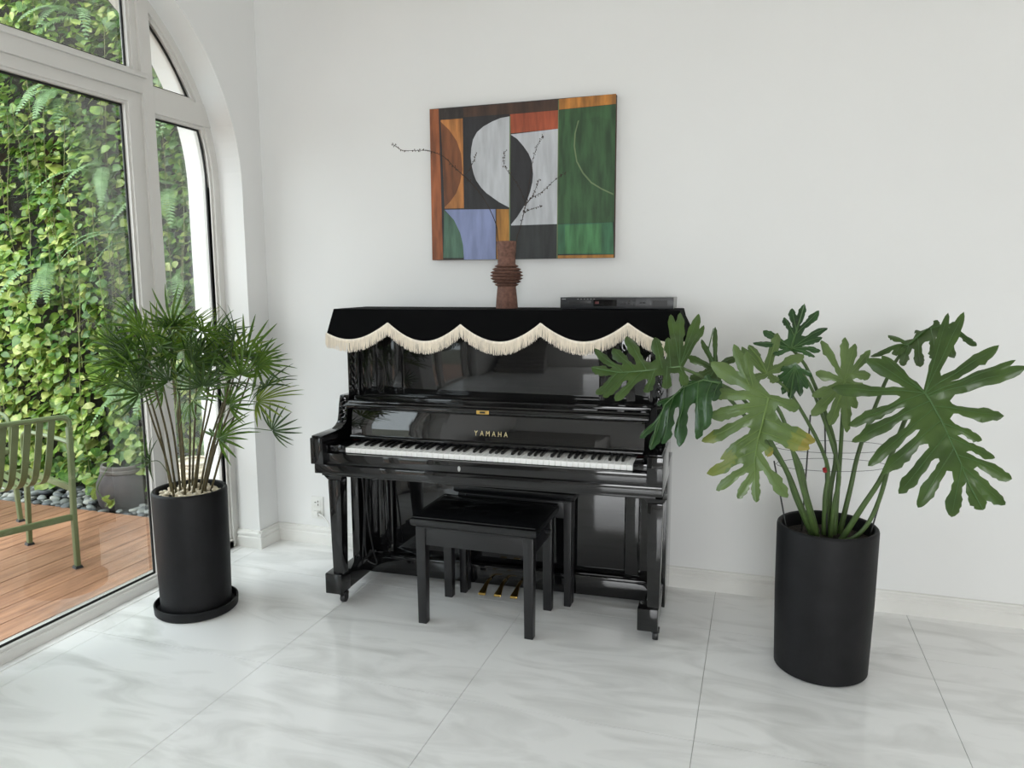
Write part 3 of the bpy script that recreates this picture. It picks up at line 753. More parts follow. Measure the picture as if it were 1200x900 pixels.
for i, (u, xx, zz, s) in enumerate(leaf_specs):
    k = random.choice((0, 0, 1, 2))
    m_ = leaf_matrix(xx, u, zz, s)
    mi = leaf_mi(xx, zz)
    vis = -3.0 < xx < -0.75 and zz < 3.2
    if made < 300 and vis and s > 0.054:
        if (k, mi) not in single:
            me = bpy.data.meshes.new('leaf'); me.from_pydata(LEAFG[k][0], [], LEAFG[k][1])
            me.materials.append(VINE[mi])
            me.polygons.foreach_set('use_smooth', [True] * len(me.polygons))
            single[(k, mi)] = me
        o = link('leaf', single[(k, mi)], vine)
        o.matrix_local = m_
        made += 1
    else:
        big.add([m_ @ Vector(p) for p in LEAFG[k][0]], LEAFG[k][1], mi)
me = bpy.data.meshes.new('foliage')
me.from_pydata(big.v, [], big.f)
for m_ in VINE: me.materials.append(m_)
me.polygons.foreach_set('material_index', big.mi)
me.polygons.foreach_set('use_smooth', [True] * len(me.polygons))
tag(link('foliage', me, vine), kind='stuff')
for i in range(34):
    xx = -3.0 + i * 0.076 + random.uniform(-0.03, 0.03)
    z1 = random.uniform(1.6, 3.7); z0 = max(0.15, z1 - random.uniform(1.0, 2.4))
    yy = 0.54 - random.uniform(0.15, 0.25)
    pts = [Vector((xx + 0.02 * math.sin(t * 5 + i) + random.uniform(-.006, .006), yy + 0.02 * math.sin(t * 7 + 2 * i), z0 + (z1 - z0) * t)) - vloc for t in [j / 14 for j in range(15)]]
    MB().tube(pts, 0.0020, 5).build('stem', mat('vine_stem_%d' % i, srgb(128, 130, 84) if i % 3 else srgb(112, 108, 72), 0.7), vine)

# ---- ferns rooted in the wall
def frond_mesh(L_, droop, npin, pl):
    mb = MB()
    pts = []
    for j in range(npin + 1):
        t = j / npin
        pts.append(Vector((0, L_ * (t - 0.25 * droop * t * t), -L_ * droop * t * t * 0.75 + 0.12 * L_ * t)))
    mb.tube(pts, [0.0025 * (1 - 0.7 * j / npin) for j in range(npin + 1)], 4)
    for j in range(1, npin):
        t = j / npin
        w = pl * math.sin(math.pi * min(1, 0.18 + 0.82 * t)) ** 0.7
        p = pts[j]; tg = (pts[j + 1] - pts[j - 1]).normalized()
        hw = L_ / npin * 0.36
        for s in (-1, 1):
            d = (Vector((s, 0, 0)) + tg * 0.25 + Vector((0, 0, -0.15))).normalized()
            mb.add([p - tg * hw, p + d * w * 0.55 - tg * hw * 0.9, p + d * w, p + d * w * 0.55 + tg * hw * 0.9, p + tg * hw], [(0, 1, 3, 4), (1, 2, 3)])
    return mb.mesh('frond', FERN)
FR = [frond_mesh(0.42, 0.9, 22, 0.05), frond_mesh(0.34, 1.2, 18, 0.045), frond_mesh(0.50, 0.7, 26, 0.055)]
random.seed(8)
fern_spots = [(-2.55, 2.62, 'top left of the garden wall'), (-2.15, 2.55, 'high on the garden wall, under the transom'), (-1.70, 2.62, 'high on the wall beside the sash corner'),
              (-1.42, 2.15, 'right part of the green wall, upper middle'), (-1.28, 1.72, 'right part of the green wall, beside the white mullion'), (-0.92, 2.0, 'behind the narrow side pane, upper'),
              (-0.86, 1.45, 'behind the narrow side pane, middle'), (-1.95, 1.55, 'middle of the green wall'), (-1.52, 3.1, 'seen through the top pane'), (-1.15, 0.85, 'low on the wall above the clay jar'),
              (-0.80, 2.45, 'highest behind the narrow side pane')]
for (xx, zz, where) in fern_spots:
    fe = thing('fern', (xx, 0.50, zz), 'feathery green fern ' + where, 'fern', group='ferns on the garden wall')
    for j in range(random.choice((3, 4, 5))):
        fr = link('frond', random.choice(FR), fe)
        fr.rotation_euler = (random.uniform(-0.2, 0.25), 0, math.pi + random.uniform(-0.9, 0.9))
        fr.location = (random.uniform(-.04, .04), -0.16, random.uniform(-.04, .04))

# ---- dark clay jar with trailing stem on the pebbles
jar = thing('clay_jar', (-1.40, 0.30, -0.02), 'dark clay planter jar with banded rim standing on the river pebbles', 'planter')
MB().lathe([(0.145, 0), (0.165, 0.03), (0.176, 0.10), (0.170, 0.17), (0.150, 0.222), (0.140, 0.232)], 40).build('body', M['jar'], jar, smooth=True)
rim = MB().lathe([(0.140, 0.232), (0.146, 0.238), (0.147, 0.256), (0.138, 0.262), (0.141, 0.270), (0.139, 0.284), (0.126, 0.286), (0.120, 0.276), (0.120, 0.236)], 40, cap=False).build('rim', M['jar_rim'], jar, smooth=True)
MB().lathe([(0.001, 0.240), (0.122, 0.240)], 24, cap=False).build('soil', M['soil'], jar)
tr_pts = smooth_path([(0.02, -0.02, 0.25), (0.03, -0.12, 0.315), (0.0, -0.165, 0.25), (-0.04, -0.185, 0.16), (0.0, -0.19, 0.10), (0.06, -0.20, 0.07)])
stem_ = MB().tube(tr_pts, 0.003, 6).build('trailing_stem', M['petiole'], jar)
for (px_, py_, pz_, s, a) in [(-0.04, -0.195, 0.15, 0.05, 0.4), (0.03, -0.20, 0.09, 0.07, 2.2), (0.07, -0.21, 0.075, 0.075, 1.2), (0.09, -0.21, 0.07, 0.07, -0.3), (0.05, -0.215, 0.055, 0.07, 3.3), (0.085, -0.215, 0.05, 0.06, 4.3)]:
    o = link('leaf', single.get((1, 2)) or list(single.values())[0], jar)
    o.location = (px_, py_, pz_); o.scale = (s, s, s); o.rotation_euler = (0.9, 0, a + 2.2)

# ---- cream rope basket outside, behind the palm
bk = thing('rope_basket', (-0.78, 0.24, -0.02), 'cream coiled rope basket outdoors behind the narrow side pane', 'basket')
prof = []
for j in range(12):
    r = 0.095 + 0.024 * math.sin(math.pi * j / 11)
    z = 0.02 + j * 0.029
    prof += [(r - 0.006, z - 0.012), (r + 0.008, z - 0.004), (r + 0.008, z + 0.006), (r - 0.006, z + 0.013)]
MB().lathe(prof, 32).build('coil_body', M['rope'], bk, smooth=True)
MB().lathe([(0.088, 0.350), (0.108, 0.350), (0.112, 0.360), (0.104, 0.368), (0.090, 0.364)], 32, cap=False).build('rim', M['rope'], bk, smooth=True)

# ---- olive metal armchairs on the deck
def garden_chair(loc, rz, label):
    ch = thing('garden_armchair', loc, label, 'chair', rz, 'olive slatted garden armchairs')
    Wd, Dp = 0.57, 0.58          # local: x = width, y = forward; origin = near back leg foot
    o_ = M['olive']
    for xx in (0.0, Wd):
        MB().bar([(xx, 0.0, 0.0), (xx, -0.005, 0.27), (xx, -0.03, 0.60), (xx, -0.035, 0.735)], (0, 1, 0), 0.034, 0.022).build('leg', o_, ch, bevel=0.004)
        MB().frustum((xx - 0.019, xx + 0.019, -0.022, 0.022), (xx - 0.015, xx + 0.015, -0.018, 0.018), 0.0, 0.014).build('foot', M['black_p'], ch)
        MB().bar([(xx, Dp, 0.0), (xx, Dp - 0.03, 0.27), (xx, Dp - 0.05, 0.44)], (0, 1, 0), 0.034, 0.022).build('leg', o_, ch, bevel=0.004)
        MB().frustum((xx - 0.019, xx + 0.019, Dp - 0.022, Dp + 0.022), (xx - 0.015, xx + 0.015, Dp - 0.018, Dp + 0.018), 0.0, 0.014).build('foot', M['black_p'], ch)
        MB().tube(smooth_path([(xx, -0.03, 0.655), (xx, 0.10, 0.660), (xx, 0.40, 0.655), (xx, 0.52, 0.635), (xx, 0.55, 0.56), (xx, 0.53, 0.44)], 5), 0.0115, 8).build('armrest', o_, ch, smooth=True)
        MB().bar([(xx, -0.02, 0.42), (xx, 0.53, 0.43)], (0, 0, 1), 0.03, 0.018).build('seat_rail', o_, ch)
    MB().tube(smooth_path([(0.0, -0.035, 0.72), (0.0, -0.036, 0.765), (0.035, -0.037, 0.788), (0.15, -0.038, 0.79), (Wd - 0.15, -0.038, 0.79), (Wd - 0.035, -0.037, 0.788), (Wd, -0.036, 0.765), (Wd, -0.035, 0.72)], 5), 0.013, 8).build('top_rail', o_, ch, smooth=True)
    MB().box(0.0, Wd, -0.012, 0.012, 0.255, 0.285).build('stretcher', o_, ch, bevel=0.004)
    MB().box(0.0, Wd, 0.515, 0.535, 0.415, 0.445).build('front_rail', o_, ch, bevel=0.004)
    sl = MB().bar(smooth_path([(0, -0.038, 0.785), (0, 0.005, 0.66), (0, 0.05, 0.54), (0, 0.095, 0.47), (0, 0.17, 0.43), (0, 0.32, 0.422), (0, 0.54, 0.445)], 5), (1, 0, 0), 0.030, 0.006).mesh('slat', o_, smooth=True)
    for j in range(9):
        s_ = link('slat', sl, ch)
        s_.location = (0.075 + j * (Wd - 0.15) / 8, 0, 0)
    return ch
# width axis (-0.313,-0.95), forward axis (-0.95, 0.313)
def chair_at(foot, wdir, label):
    rz = math.atan2(wdir[1], wdir[0])
    c = garden_chair((foot[0], foot[1], 0.0), rz, label)
    return c
c1 = chair_at((-0.893, -1.236), (0.313, 0.95), 'olive green slatted metal armchair on the deck at the left edge, nearest the glass')
c2 = chair_at((-2.25, -0.04), (-0.31, -0.95), 'second olive garden armchair, only its armrest end showing above the first chair')

# ------------------------------------------------------------------ upright piano
PROT = 0.045
PLOC = Vector((0.718, -0.727, 0.0))
def pl(lx, ly, z):
    return Vector((PLOC.x + lx * math.cos(PROT) - ly * math.sin(PROT), PLOC.y + lx * math.sin(PROT) + ly * math.cos(PROT), z))
piano = thing('upright_piano', PLOC, 'polished black upright piano with open keyboard standing against the white wall', 'piano', PROT)
PW = 1.506
LQ = M['lacquer']
# side panels, back, lid, bottom
for s, x0 in (('l', 0.006), ('r', PW - 0.046)):
    MB().box(x0, x0 + 0.04, 0.33, 0.61, 0.03, 0.66).build('side_panel', LQ, piano, bevel=0.003)
    xs = 0.014 if s == 'l' else PW - 0.054
    MB().box(xs, xs + 0.04, 0.33, 0.61, 0.66, 1.285).build('upper_side_panel', LQ, piano, bevel=0.003)
MB().box(0.03, PW - 0.03, 0.585, 0.612, 0.03, 1.28).build('back_panel', M['satin'], piano)
MB().box(-0.012, PW + 0.012, 0.285, 0.622, 1.285, 1.310).build('lid', LQ, piano, bevel=0.006)
# upper front: carved posts, side panels, raised centre panel
def carved_post(x0):
    po = MB().box(x0, x0 + 0.058, 0.318, 0.36, 0.915, 1.285).build('carved_post', LQ, piano, bevel=0.004)
    mb = MB()
    for j in range(11):
        zc = 0.94 + j * 0.033
        pts = []
        for q in range(9):
            t = q / 8
            pts.append((x0 + 0.010 + 0.034 * t, 0.316 - 0.003 * math.sin(math.pi * t), zc + 0.016 * math.sin(2 * math.pi * t) + 0.012 * t))
        mb.tube(pts, [0.0015 + 0.0035 * math.sin(math.pi * q / 8) for q in range(9)], 6)
    tag(mb.build('leaf_carving', M['carved'], po, smooth=True), kind='stuff')
carved_post(0.018)
carved_post(PW - 0.076)
MB().box(0.07, PW - 0.07, 0.345, 0.37, 0.905, 1.285).build('upper_frame', LQ, piano)
for xa, xb in ((0.085, 0.155), (0.19, 0.285), (1.225, 1.32), (1.355, 1.42)):
    MB().box(xa, xb, 0.334, 0.348, 0.925, 1.27).build('side_front_panel', LQ, piano, bevel=0.004)
MB().box(0.302, 1.206, 0.312, 0.348, 0.93, 1.28).build('centre_panel', LQ, piano, bevel=0.006)
MB().box(0.075, PW - 0.075, 0.262, 0.345, 0.905, 0.920).build('music_shelf', LQ, piano, bevel=0.005)
# fallboard: slightly concave board with rolled top moulding
fb = []
for j in range(13):
    t = j / 12
    fb.append((0.186 + 0.020 * t - 0.0045 * math.sin(math.pi * t), 0.752 + 0.122 * t))
fb2 = [(y + 0.02, z) for y, z in fb]
poly = fb + fb2[::-1]
MB().prism(poly, 0.098, 1.412, 'x').build('fallboard', M['lacquer_wavy'], piano, smooth=True)
MB().prism([(0.180, 0.874), (0.172, 0.880), (0.172, 0.892), (0.180, 0.899), (0.195, 0.901), (0.200, 0.908), (0.27, 0.912), (0.27, 0.872), (0.21, 0.868)], 0.078, 1.430, 'x').build('fallboard_moulding', LQ, piano, bevel=0.003)
MB().prism([(0.168, 0.738), (0.168, 0.750), (0.176, 0.756), (0.205, 0.754), (0.205, 0.738)], 0.098, 1.412, 'x').build('fallboard_lip', LQ, piano, bevel=0.002)
MB().box(0.100, 1.410, 0.192, 0.198, 0.733, 0.739).build('felt_strip', M['felt'], piano)
MB().box(0.70, 0.756, 0.1695, 0.174, 0.878, 0.894).build('catch_plate', M['brass'], piano, bevel=0.002)
MB().box(0.716, 0.740, 0.1680, 0.1705, 0.882, 0.890).build('catch_knob', M['black_p'], piano)
# maker's letters
for j, chh in enumerate('YAMAHA'):
    me = text_mesh('letter', chh, 0.032, 0.0006)
    me.materials.append(M['pale_gold'])
    o = link('letter', me, piano)
    o.location = (0.692 + j * 0.0268, 0.1870, 0.790)
    o.rotation_euler = (math.radians(90 - 8), 0, 0)
    o.scale = (0.78, 1.0, 1.0)
# keys
KX0, KW = 0.137, 1.246 / 52
wk = MB()
wk.box(0.0005, KW - 0.0005, 0.050, 0.205, 0.703, 0.725)
wk_me = wk.mesh('white_key', M['white_key'], bevel=0.0012, bseg=1)
for i in range(52):
    o = link('white_key', wk_me, piano)
    o.location = (KX0 + i * KW, 0, 0)
bkm = MB().frustum((-0.0060, 0.0060, 0.100, 0.205), (-0.0050, 0.0050, 0.106, 0.205), 0.724, 0.7365).mesh('black_key', M['black_key'], bevel=0.0015, bseg=1)
names = 'ABCDEFG'
for i in range(51):
    nm = names[i % 7]
    if nm in 'ACDFG':
        sh = {'A': 0.002, 'C': -0.002, 'D': 0.002, 'F': -0.0025, 'G': 0}[nm]
        o = link('black_key', bkm, piano)
        o.location = (KX0 + (i + 1) * KW + sh, 0, 0)
for xa, xb in ((0.06, 0.1365), (1.3835, 1.446)):
    MB().box(xa, xb, 0.045, 0.2, 0.70, 0.733).build('key_block', LQ, piano, bevel=0.004)
MB().box(0.056, 1.45, 0.022, 0.048, 0.652, 0.702).build('key_slip', LQ, piano, bevel=0.005)
MB().lathe([(0.0075, 0), (0.0075, 0.002), (0.004, 0.0025)], 20).build('lock', M['steel'], piano).matrix_local = Matrix.Translation((0.672, 0.0225, 0.672)) @ Matrix.Rotation(math.radians(90), 4, 'X') @ Matrix.Diagonal((0.8, 1.5, 1, 1))
kb = MB().box(0.004, PW - 0.004, 0.012, 0.40, 0.612, 0.653).build('keybed', LQ, piano, bevel=0.005)
MB().box(0.03, PW - 0.03, 0.028, 0.40, 0.600, 0.613).build('keybed_moulding', LQ, piano, bevel=0.003)
MB().box(0.06, 1.45, 0.05, 0.34, 0.653, 0.7).build('key_frame', M['satin'], piano)
# arms with carved consoles
for s, x0 in (('l', 0.0), ('r', PW - 0.058)):
    MB().box(x0 - 0.006, x0 + 0.056, 0.0, 0.30, 0.655, 0.772).build('arm', LQ, piano, bevel=0.005)
    MB().box(x0 - 0.001, x0 + 0.051, 0.008, 0.24, 0.772, 0.781).build('arm_cap', LQ, piano, bevel=0.003)
    prof = [(0.34, 0.772)]
    prof += [(0.16, 0.772), (0.175, 0.781), (0.205, 0.790), (0.228, 0.806), (0.238, 0.83), (0.243, 0.86), (0.25, 0.89), (0.258, 0.913), (0.262, 0.922), (0.34, 0.922)]
    cs = MB().prism(prof, x0 + 0.004, x0 + 0.050, 'x').build('console', LQ, piano, bevel=0.002)
    mb = MB()
    for j in range(8):
        z = 0.812 + j * 0.0135
        y = 0.226 + (z - 0.80) * 0.22
        pts = [(x0 + 0.008 + 0.038 * q / 8, y - 0.003 * math.sin(math.pi * q / 8), z + 0.007 * math.sin(2 * math.pi * q / 8 + j * 1.5)) for q in range(9)]
        mb.tube(pts, [0.0015 + 0.004 * math.sin(math.pi * q / 8) for q in range(9)], 6)
    tag(mb.build('scroll_carving', M['carved'], cs, smooth=True), kind='stuff')
# legs, toe blocks, casters
for s, xc in (('l', 0.077), ('r', PW - 0.034)):
    lg = MB().frustum((xc - 0.024, xc + 0.024, 0.055, 0.105), (xc - 0.031, xc + 0.031, 0.05, 0.112), 0.14, 0.575).build('leg', LQ, piano, bevel=0.004)
    MB().frustum((xc - 0.031, xc + 0.031, 0.05, 0.112), (xc - 0.046, xc + 0.046, 0.036, 0.126), 0.575, 0.600).build('capital', LQ, lg, bevel=0.005)
    xt = xc - 0.020
    MB().box(xt - 0.041, xt + 0.041, 0.045, 0.130, 0.048, 0.142).build('toe_block', LQ, piano, bevel=0.005)
    MB().box(xt - 0.022, xt + 0.040, 0.125, 0.40, 0.050, 0.135).build('toe_rail', LQ, piano, bevel=0.004)
    ca = MB().lathe([(0.020, -0.011), (0.022, -0.006), (0.022, 0.006), (0.020, 0.011)], 20).build('caster', M['black_p'], piano, smooth=True)
    ca.matrix_local = Matrix.Translation((xt + 0.030, 0.085, 0.022)) @ Matrix.Rotation(math.radians(90), 4, 'Y')
    MB().box(xt + 0.014, xt + 0.046, 0.07, 0.10, 0.034, 0.050).build('caster_fork', M['satin'], piano, bevel=0.002)
# lower front
MB().box(0.046, PW - 0.046, 0.44, 0.46, 0.05, 0.60).build('lower_frame', LQ, piano)
for x0 in (0.13, PW - 0.19):
    MB().box(x0, x0 + 0.06, 0.40, 0.445, 0.10, 0.60).build('pillar', LQ, piano, bevel=0.003)
MB().box(0.195, PW - 0.195, 0.418, 0.442, 0.125, 0.598).build('knee_panel', LQ, piano, bevel=0.004)
MB().box(0.046, PW - 0.046, 0.375, 0.445, 0.104, 0.120).build('bottom_moulding', LQ, piano, bevel=0.006)
MB().box(0.046, PW - 0.046, 0.392, 0.445, 0.022, 0.105).build('bottom_rail', LQ, piano, bevel=0.003)
for xc in (0.690, 0.764, 0.840):
    pd = MB()
    sec = [(0.392, 0.006, 0.060), (0.35, 0.0065, 0.062), (0.32, 0.008, 0.058), (0.285, 0.0125, 0.047), (0.262, 0.0165, 0.042), (0.248, 0.0165, 0.040)]
    v, f = [], []
    for (y, hw, z) in sec:
        v += [(xc - hw, y, z), (xc + hw, y, z), (xc + hw, y, z - 0.011), (xc - hw, y, z - 0.011)]
    for i in range(len(sec) - 1):
        for q in range(4):
            f.append((i * 4 + q, i * 4 + (q + 1) % 4, (i + 1) * 4 + (q + 1) % 4, (i + 1) * 4 + q))
    f += [(0, 1, 2, 3), tuple((len(sec) - 1) * 4 + q for q in range(4))]
    pd.add(v, f)
    pd.build('pedal', M['brass'], piano, bevel=0.003)

# ---- velvet cover with scalloped fringe
cover = thing('piano_cover', pl(0.755, 0.45, 1.311), 'black velvet piano cover with scalloped cream fringe draped over the piano top', 'cover', PROT)
def cl(lx, ly, z):    # piano-local -> cover-local
    return (lx - 0.755, ly - 0.45, z - 1.311)
PK = [(-0.135, 1.252), (0.257, 1.252), (0.602, 1.248), (0.962, 1.258), (1.330, 1.262), (1.70, 1.262)]
def hem(x):
    for (xa, za), (xb, zb) in zip(PK[:-1], PK[1:]):
        if xa <= x <= xb:
            t = (x - xa) / (xb - xa)
            return za + (zb - za) * t - 0.080 * math.sin(math.pi * t) ** 0.92
    return 1.22
XA, XB, YF = -0.016, 1.536, 0.268
mb = MB()
mb.box(*[c for c in (cl(XA, 0, 0)[0], cl(XB, 0, 0)[0])], cl(0, YF, 0)[1], cl(0, 0.60, 0)[1], 0.0005, 0.008)
NX, NZ = 130, 6
def front_pt(t, r):
    # t along hem, r from 0 (top) to 1 (hem)
    xb = -0.052 + t * 1.624
    xt = XA + t * (XB - XA)
    x = xt + (xb - xt) * r
    z1 = hem(xb)
    return x, YF - 0.010 * r - 0.002 * math.sin(xb * 40) * r, 1.319 + (z1 - 1.319) * r
v, f = [], []
for i in range(NX + 1):
    for j in range(NZ + 1):
        v.append(cl(*front_pt(i / NX, j / NZ)))
for i in range(NX):
    for j in range(NZ):
        a = i * (NZ + 1) + j
        f.append((a, a + 1, a + NZ + 2, a + NZ + 1))
mb.add(v, f)
SIDES = []
for sgn, xt in ((-1, XA), (1, XB)):
    v, f = [], []
    row = []
    for i in range(31):
        t = i / 30
        y = YF + t * 0.33
        zb = hem(xt + sgn * 0.036) if i == 0 else 1.252 - 0.07 * abs(math.sin(math.pi * (t * 1.0 + 0.35)))
        for j in range(NZ + 1):
            r = j / NZ
            v.append(cl(xt + sgn * 0.036 * r, y - 0.010 * r * (1 - t), 1.319 + (zb - 1.319) * r))
        row.append(v[-1])
    for i in range(30):
        for j in range(NZ):
            a = i * (NZ + 1) + j
            f.append((a, a + NZ + 1, a + NZ + 2, a + 1))
    mb.add(v, f)
    SIDES.append(row)
cl_o = mb.build('velvet_cloth', M['velvet'], cover, smooth=True)
random.seed(21)
fr = MB()
band = MB()
path = [Vector(cl(*front_pt(i / 260, 1.0))) for i in range(261)]
def fringe_along(path, outward):
    out = Vector(outward)
    L_ = [0]
    for a, b in zip(path[:-1], path[1:]): L_.append(L_[-1] + (b - a).length)
    v, f = [], []
    for p in path:
        v += [p + out * 0.002 + Vector((0, 0, 0.010)), p + out * 0.004 + Vector((0, 0, 0.0)), p + out * 0.002 + Vector((0, 0, -0.007))]
    for i in range(len(path) - 1):
        a = i * 3
        f += [(a, a + 1, a + 4, a + 3), (a + 1, a + 2, a + 5, a + 4)]
    band.add(v, f)
    d = 0.0
    seg = 0
    while d < L_[-1]:
        while seg < len(path) - 2 and L_[seg + 1] < d: seg += 1
        t = (d - L_[seg]) / max(1e-6, L_[seg + 1] - L_[seg])
        p = path[seg].lerp(path[seg + 1], t)
        tg = (path[seg + 1] - path[seg]).normalized()
        tg = Vector((tg.x, tg.y, 0)).normalized()
        ln = random.uniform(0.043, 0.052)
        sway = random.uniform(-0.004, 0.004)
        dep = random.uniform(0.0, 0.004)
        w = random.uniform(0.0011, 0.0017)
        p0 = p + out * (0.002 + dep)
        m_ = p0 + Vector((0, 0, -ln * 0.55)) + tg * sway * 0.4 + out * random.uniform(-0.001, 0.002)
        e = p0 + Vector((0, 0, -ln)) + tg * sway
        fr.add([p0 - tg * w, p0 + out * w, p0 + tg * w, m_ - tg * w, m_ + out * w * 1.3, m_ + tg * w, e - tg * w * .6, e + out * w * .5, e + tg * w * .6],
               [(0, 1, 4, 3), (1, 2, 5, 4), (3, 4, 7, 6), (4, 5, 8, 7)])
        d += random.uniform(0.0014, 0.0024)
fringe_along(path, (0, -1, 0))
for row, s in zip(SIDES, (-1, 1)):
    fringe_along([Vector(p) for p in row], (s, 0, 0))
band.build('braid', M['fringe'], cover, smooth=True)
tag(fr.build('fringe', M['fringe'], cover), kind='stuff')

# ---- vase
TOPZ = 1.3195
vz = thing('ridged_vase', pl(0.758, 0.45, TOPZ), 'brown textured ceramic vase with stacked ridges at its waist, on the piano', 'vase')
prof = [(0.049, 0.0), (0.050, 0.004), (0.0475, 0.04), (0.043, 0.085), (0.0415, 0.096)]
nr = 7
for j in range(nr):
    z = 0.099 + j * 0.0138
    R_ = 0.046 + 0.030 * math.sin(math.pi * (j + 0.6) / (nr + 0.2)) ** 0.9
    r_in = R_ - 0.013
    prof += [(max(r_in, 0.041), z), (R_ - 0.001, z + 0.0062), (R_, z + 0.0070), (R_ - 0.001, z + 0.0078), (max(r_in, 0.041), z + 0.0136)]
prof += [(0.0395, 0.199), (0.0400, 0.225), (0.0425, 0.262), (0.0455, 0.297), (0.0448, 0.2985), (0.0420, 0.297), (0.038, 0.25), (0.036, 0.20), (0.034, 0.03)]
MB().lathe(prof, 56).build('body', M['terracotta'], vz, smooth=True)

def dried_branch(name, idxs, label):
    base = Vector(TWIGS[idxs[0]][0])
    b0 = Vector((pl(0.758, 0.45, 0).x + (0.012 if idxs[0] else -0.012), pl(0.758, 0.45, 0).y, TOPZ + 0.06))
    root = thing(name, b0, label, 'branch', group='dried branches in the vase')
    random.seed(40 + idxs[0])
    for q, ix in enumerate(idxs):
        pts = [Vector(p) for p in TWIGS[ix]]
        if q == 0: pts = [b0] + pts
        sp = [p - b0 for p in smooth_path(pts, 5)]
        n_ = len(sp)
        r0 = 0.0021 if q == 0 else 0.0013
        tw = MB().tube(sp, [r0 * (1 - 0.6 * i / n_) for i in range(n_)], 6).build('main_stem' if q == 0 else 'side_twig', M['twig'], root, smooth=True)
        bd = MB()
        for i in range(n_ // (3 if q == 0 else 5), n_):
            for rep in range(2):
                if random.random() < 0.75:
                    p = sp[i] + Vector((random.uniform(-.006, .006), random.uniform(-.004, .004), random.uniform(-.005, .006)))
                    s = random.uniform(0.0016, 0.0034)
                    bd.add([p + Vector((s, 0, 0)), p - Vector((s, 0, 0)), p + Vector((0, s, 0)), p - Vector((0, s, 0)), p + Vector((0, 0, 1.7 * s)), p - Vector((0, 0, 1.4 * s))],
                           [(0, 2, 4), (2, 1, 4), (1, 3, 4), (3, 0, 4), (2, 0, 5), (1, 2, 5), (3, 1, 5), (0, 3, 5)])
        tag(bd.build('buds', M['bud'], tw), kind='stuff')
    return root
dried_branch('dried_branch', [0, 1], 'thin dried branch with tiny buds arching left out of the brown vase')
dried_branch('dried_branch', [2, 3, 4, 5, 6], 'thin dried branch with several side twigs leaning right out of the brown vase')

# ---- CD player
cd = thing('disc_player', pl(1.265, 0.36, TOPZ), 'slim black disc player with display window lying on the right of the piano cover', 'disc player', PROT)
W2 = 0.2385
MB().box(-W2, W2, 0.004, 0.25, 0.004, 0.050).build('case', M['cd_side'], cd, bevel=0.002)
MB().box(-W2 - 0.001, W2 + 0.001, -0.004, 0.006, 0.003, 0.052).build('front_panel', M['cd'], cd, bevel=0.002)
MB().box(-0.203, -0.105, -0.0055, -0.0035, 0.024, 0.040).build('disc_tray', M['black_p'], cd, bevel=0.0008)
dsp = MB().box(-0.095, 0.004, -0.0052, -0.0035, 0.014, 0.042).build('display', M['display'], cd)
MB().box(-0.088, -0.072, -0.0058, -0.005, 0.024, 0.034).build('digits', M['redled'], dsp)
for j, (bx_, bz_) in enumerate([(0.026, 0.027), (0.042, 0.027), (0.058, 0.027), (0.058, 0.038), (0.080, 0.038), (0.080, 0.020), (0.106, 0.030), (0.120, 0.030)]):
    MB().box(bx_ - 0.006, bx_ + 0.006, -0.0062, -0.0035, bz_ - 0.0035, bz_ + 0.0035).build('button', M['black_p'], cd, bevel=0.0008)
MB().box(0.150, 0.215, -0.0055, -0.0035, 0.014, 0.040).build('side_panel_cover', M['black_p'], cd)
for j in range(6):
    MB().box(-0.165 + j * 0.014, -0.159 + j * 0.014, -0.0056, -0.0035, 0.0435, 0.0455).build('printed_mark', M['print'], cd)
MB().box(-0.232, -0.215, -0.0045, -0.0035, 0.043, 0.046).build('printed_mark', M['print'], cd)
for sx in (-0.19, 0.19):
    for sy in (0.03, 0.22):
        MB().lathe([(0.012, 0), (0.012, 0.006)], 12, (sx, sy, 0)).build('foot', M['black_p'], cd)

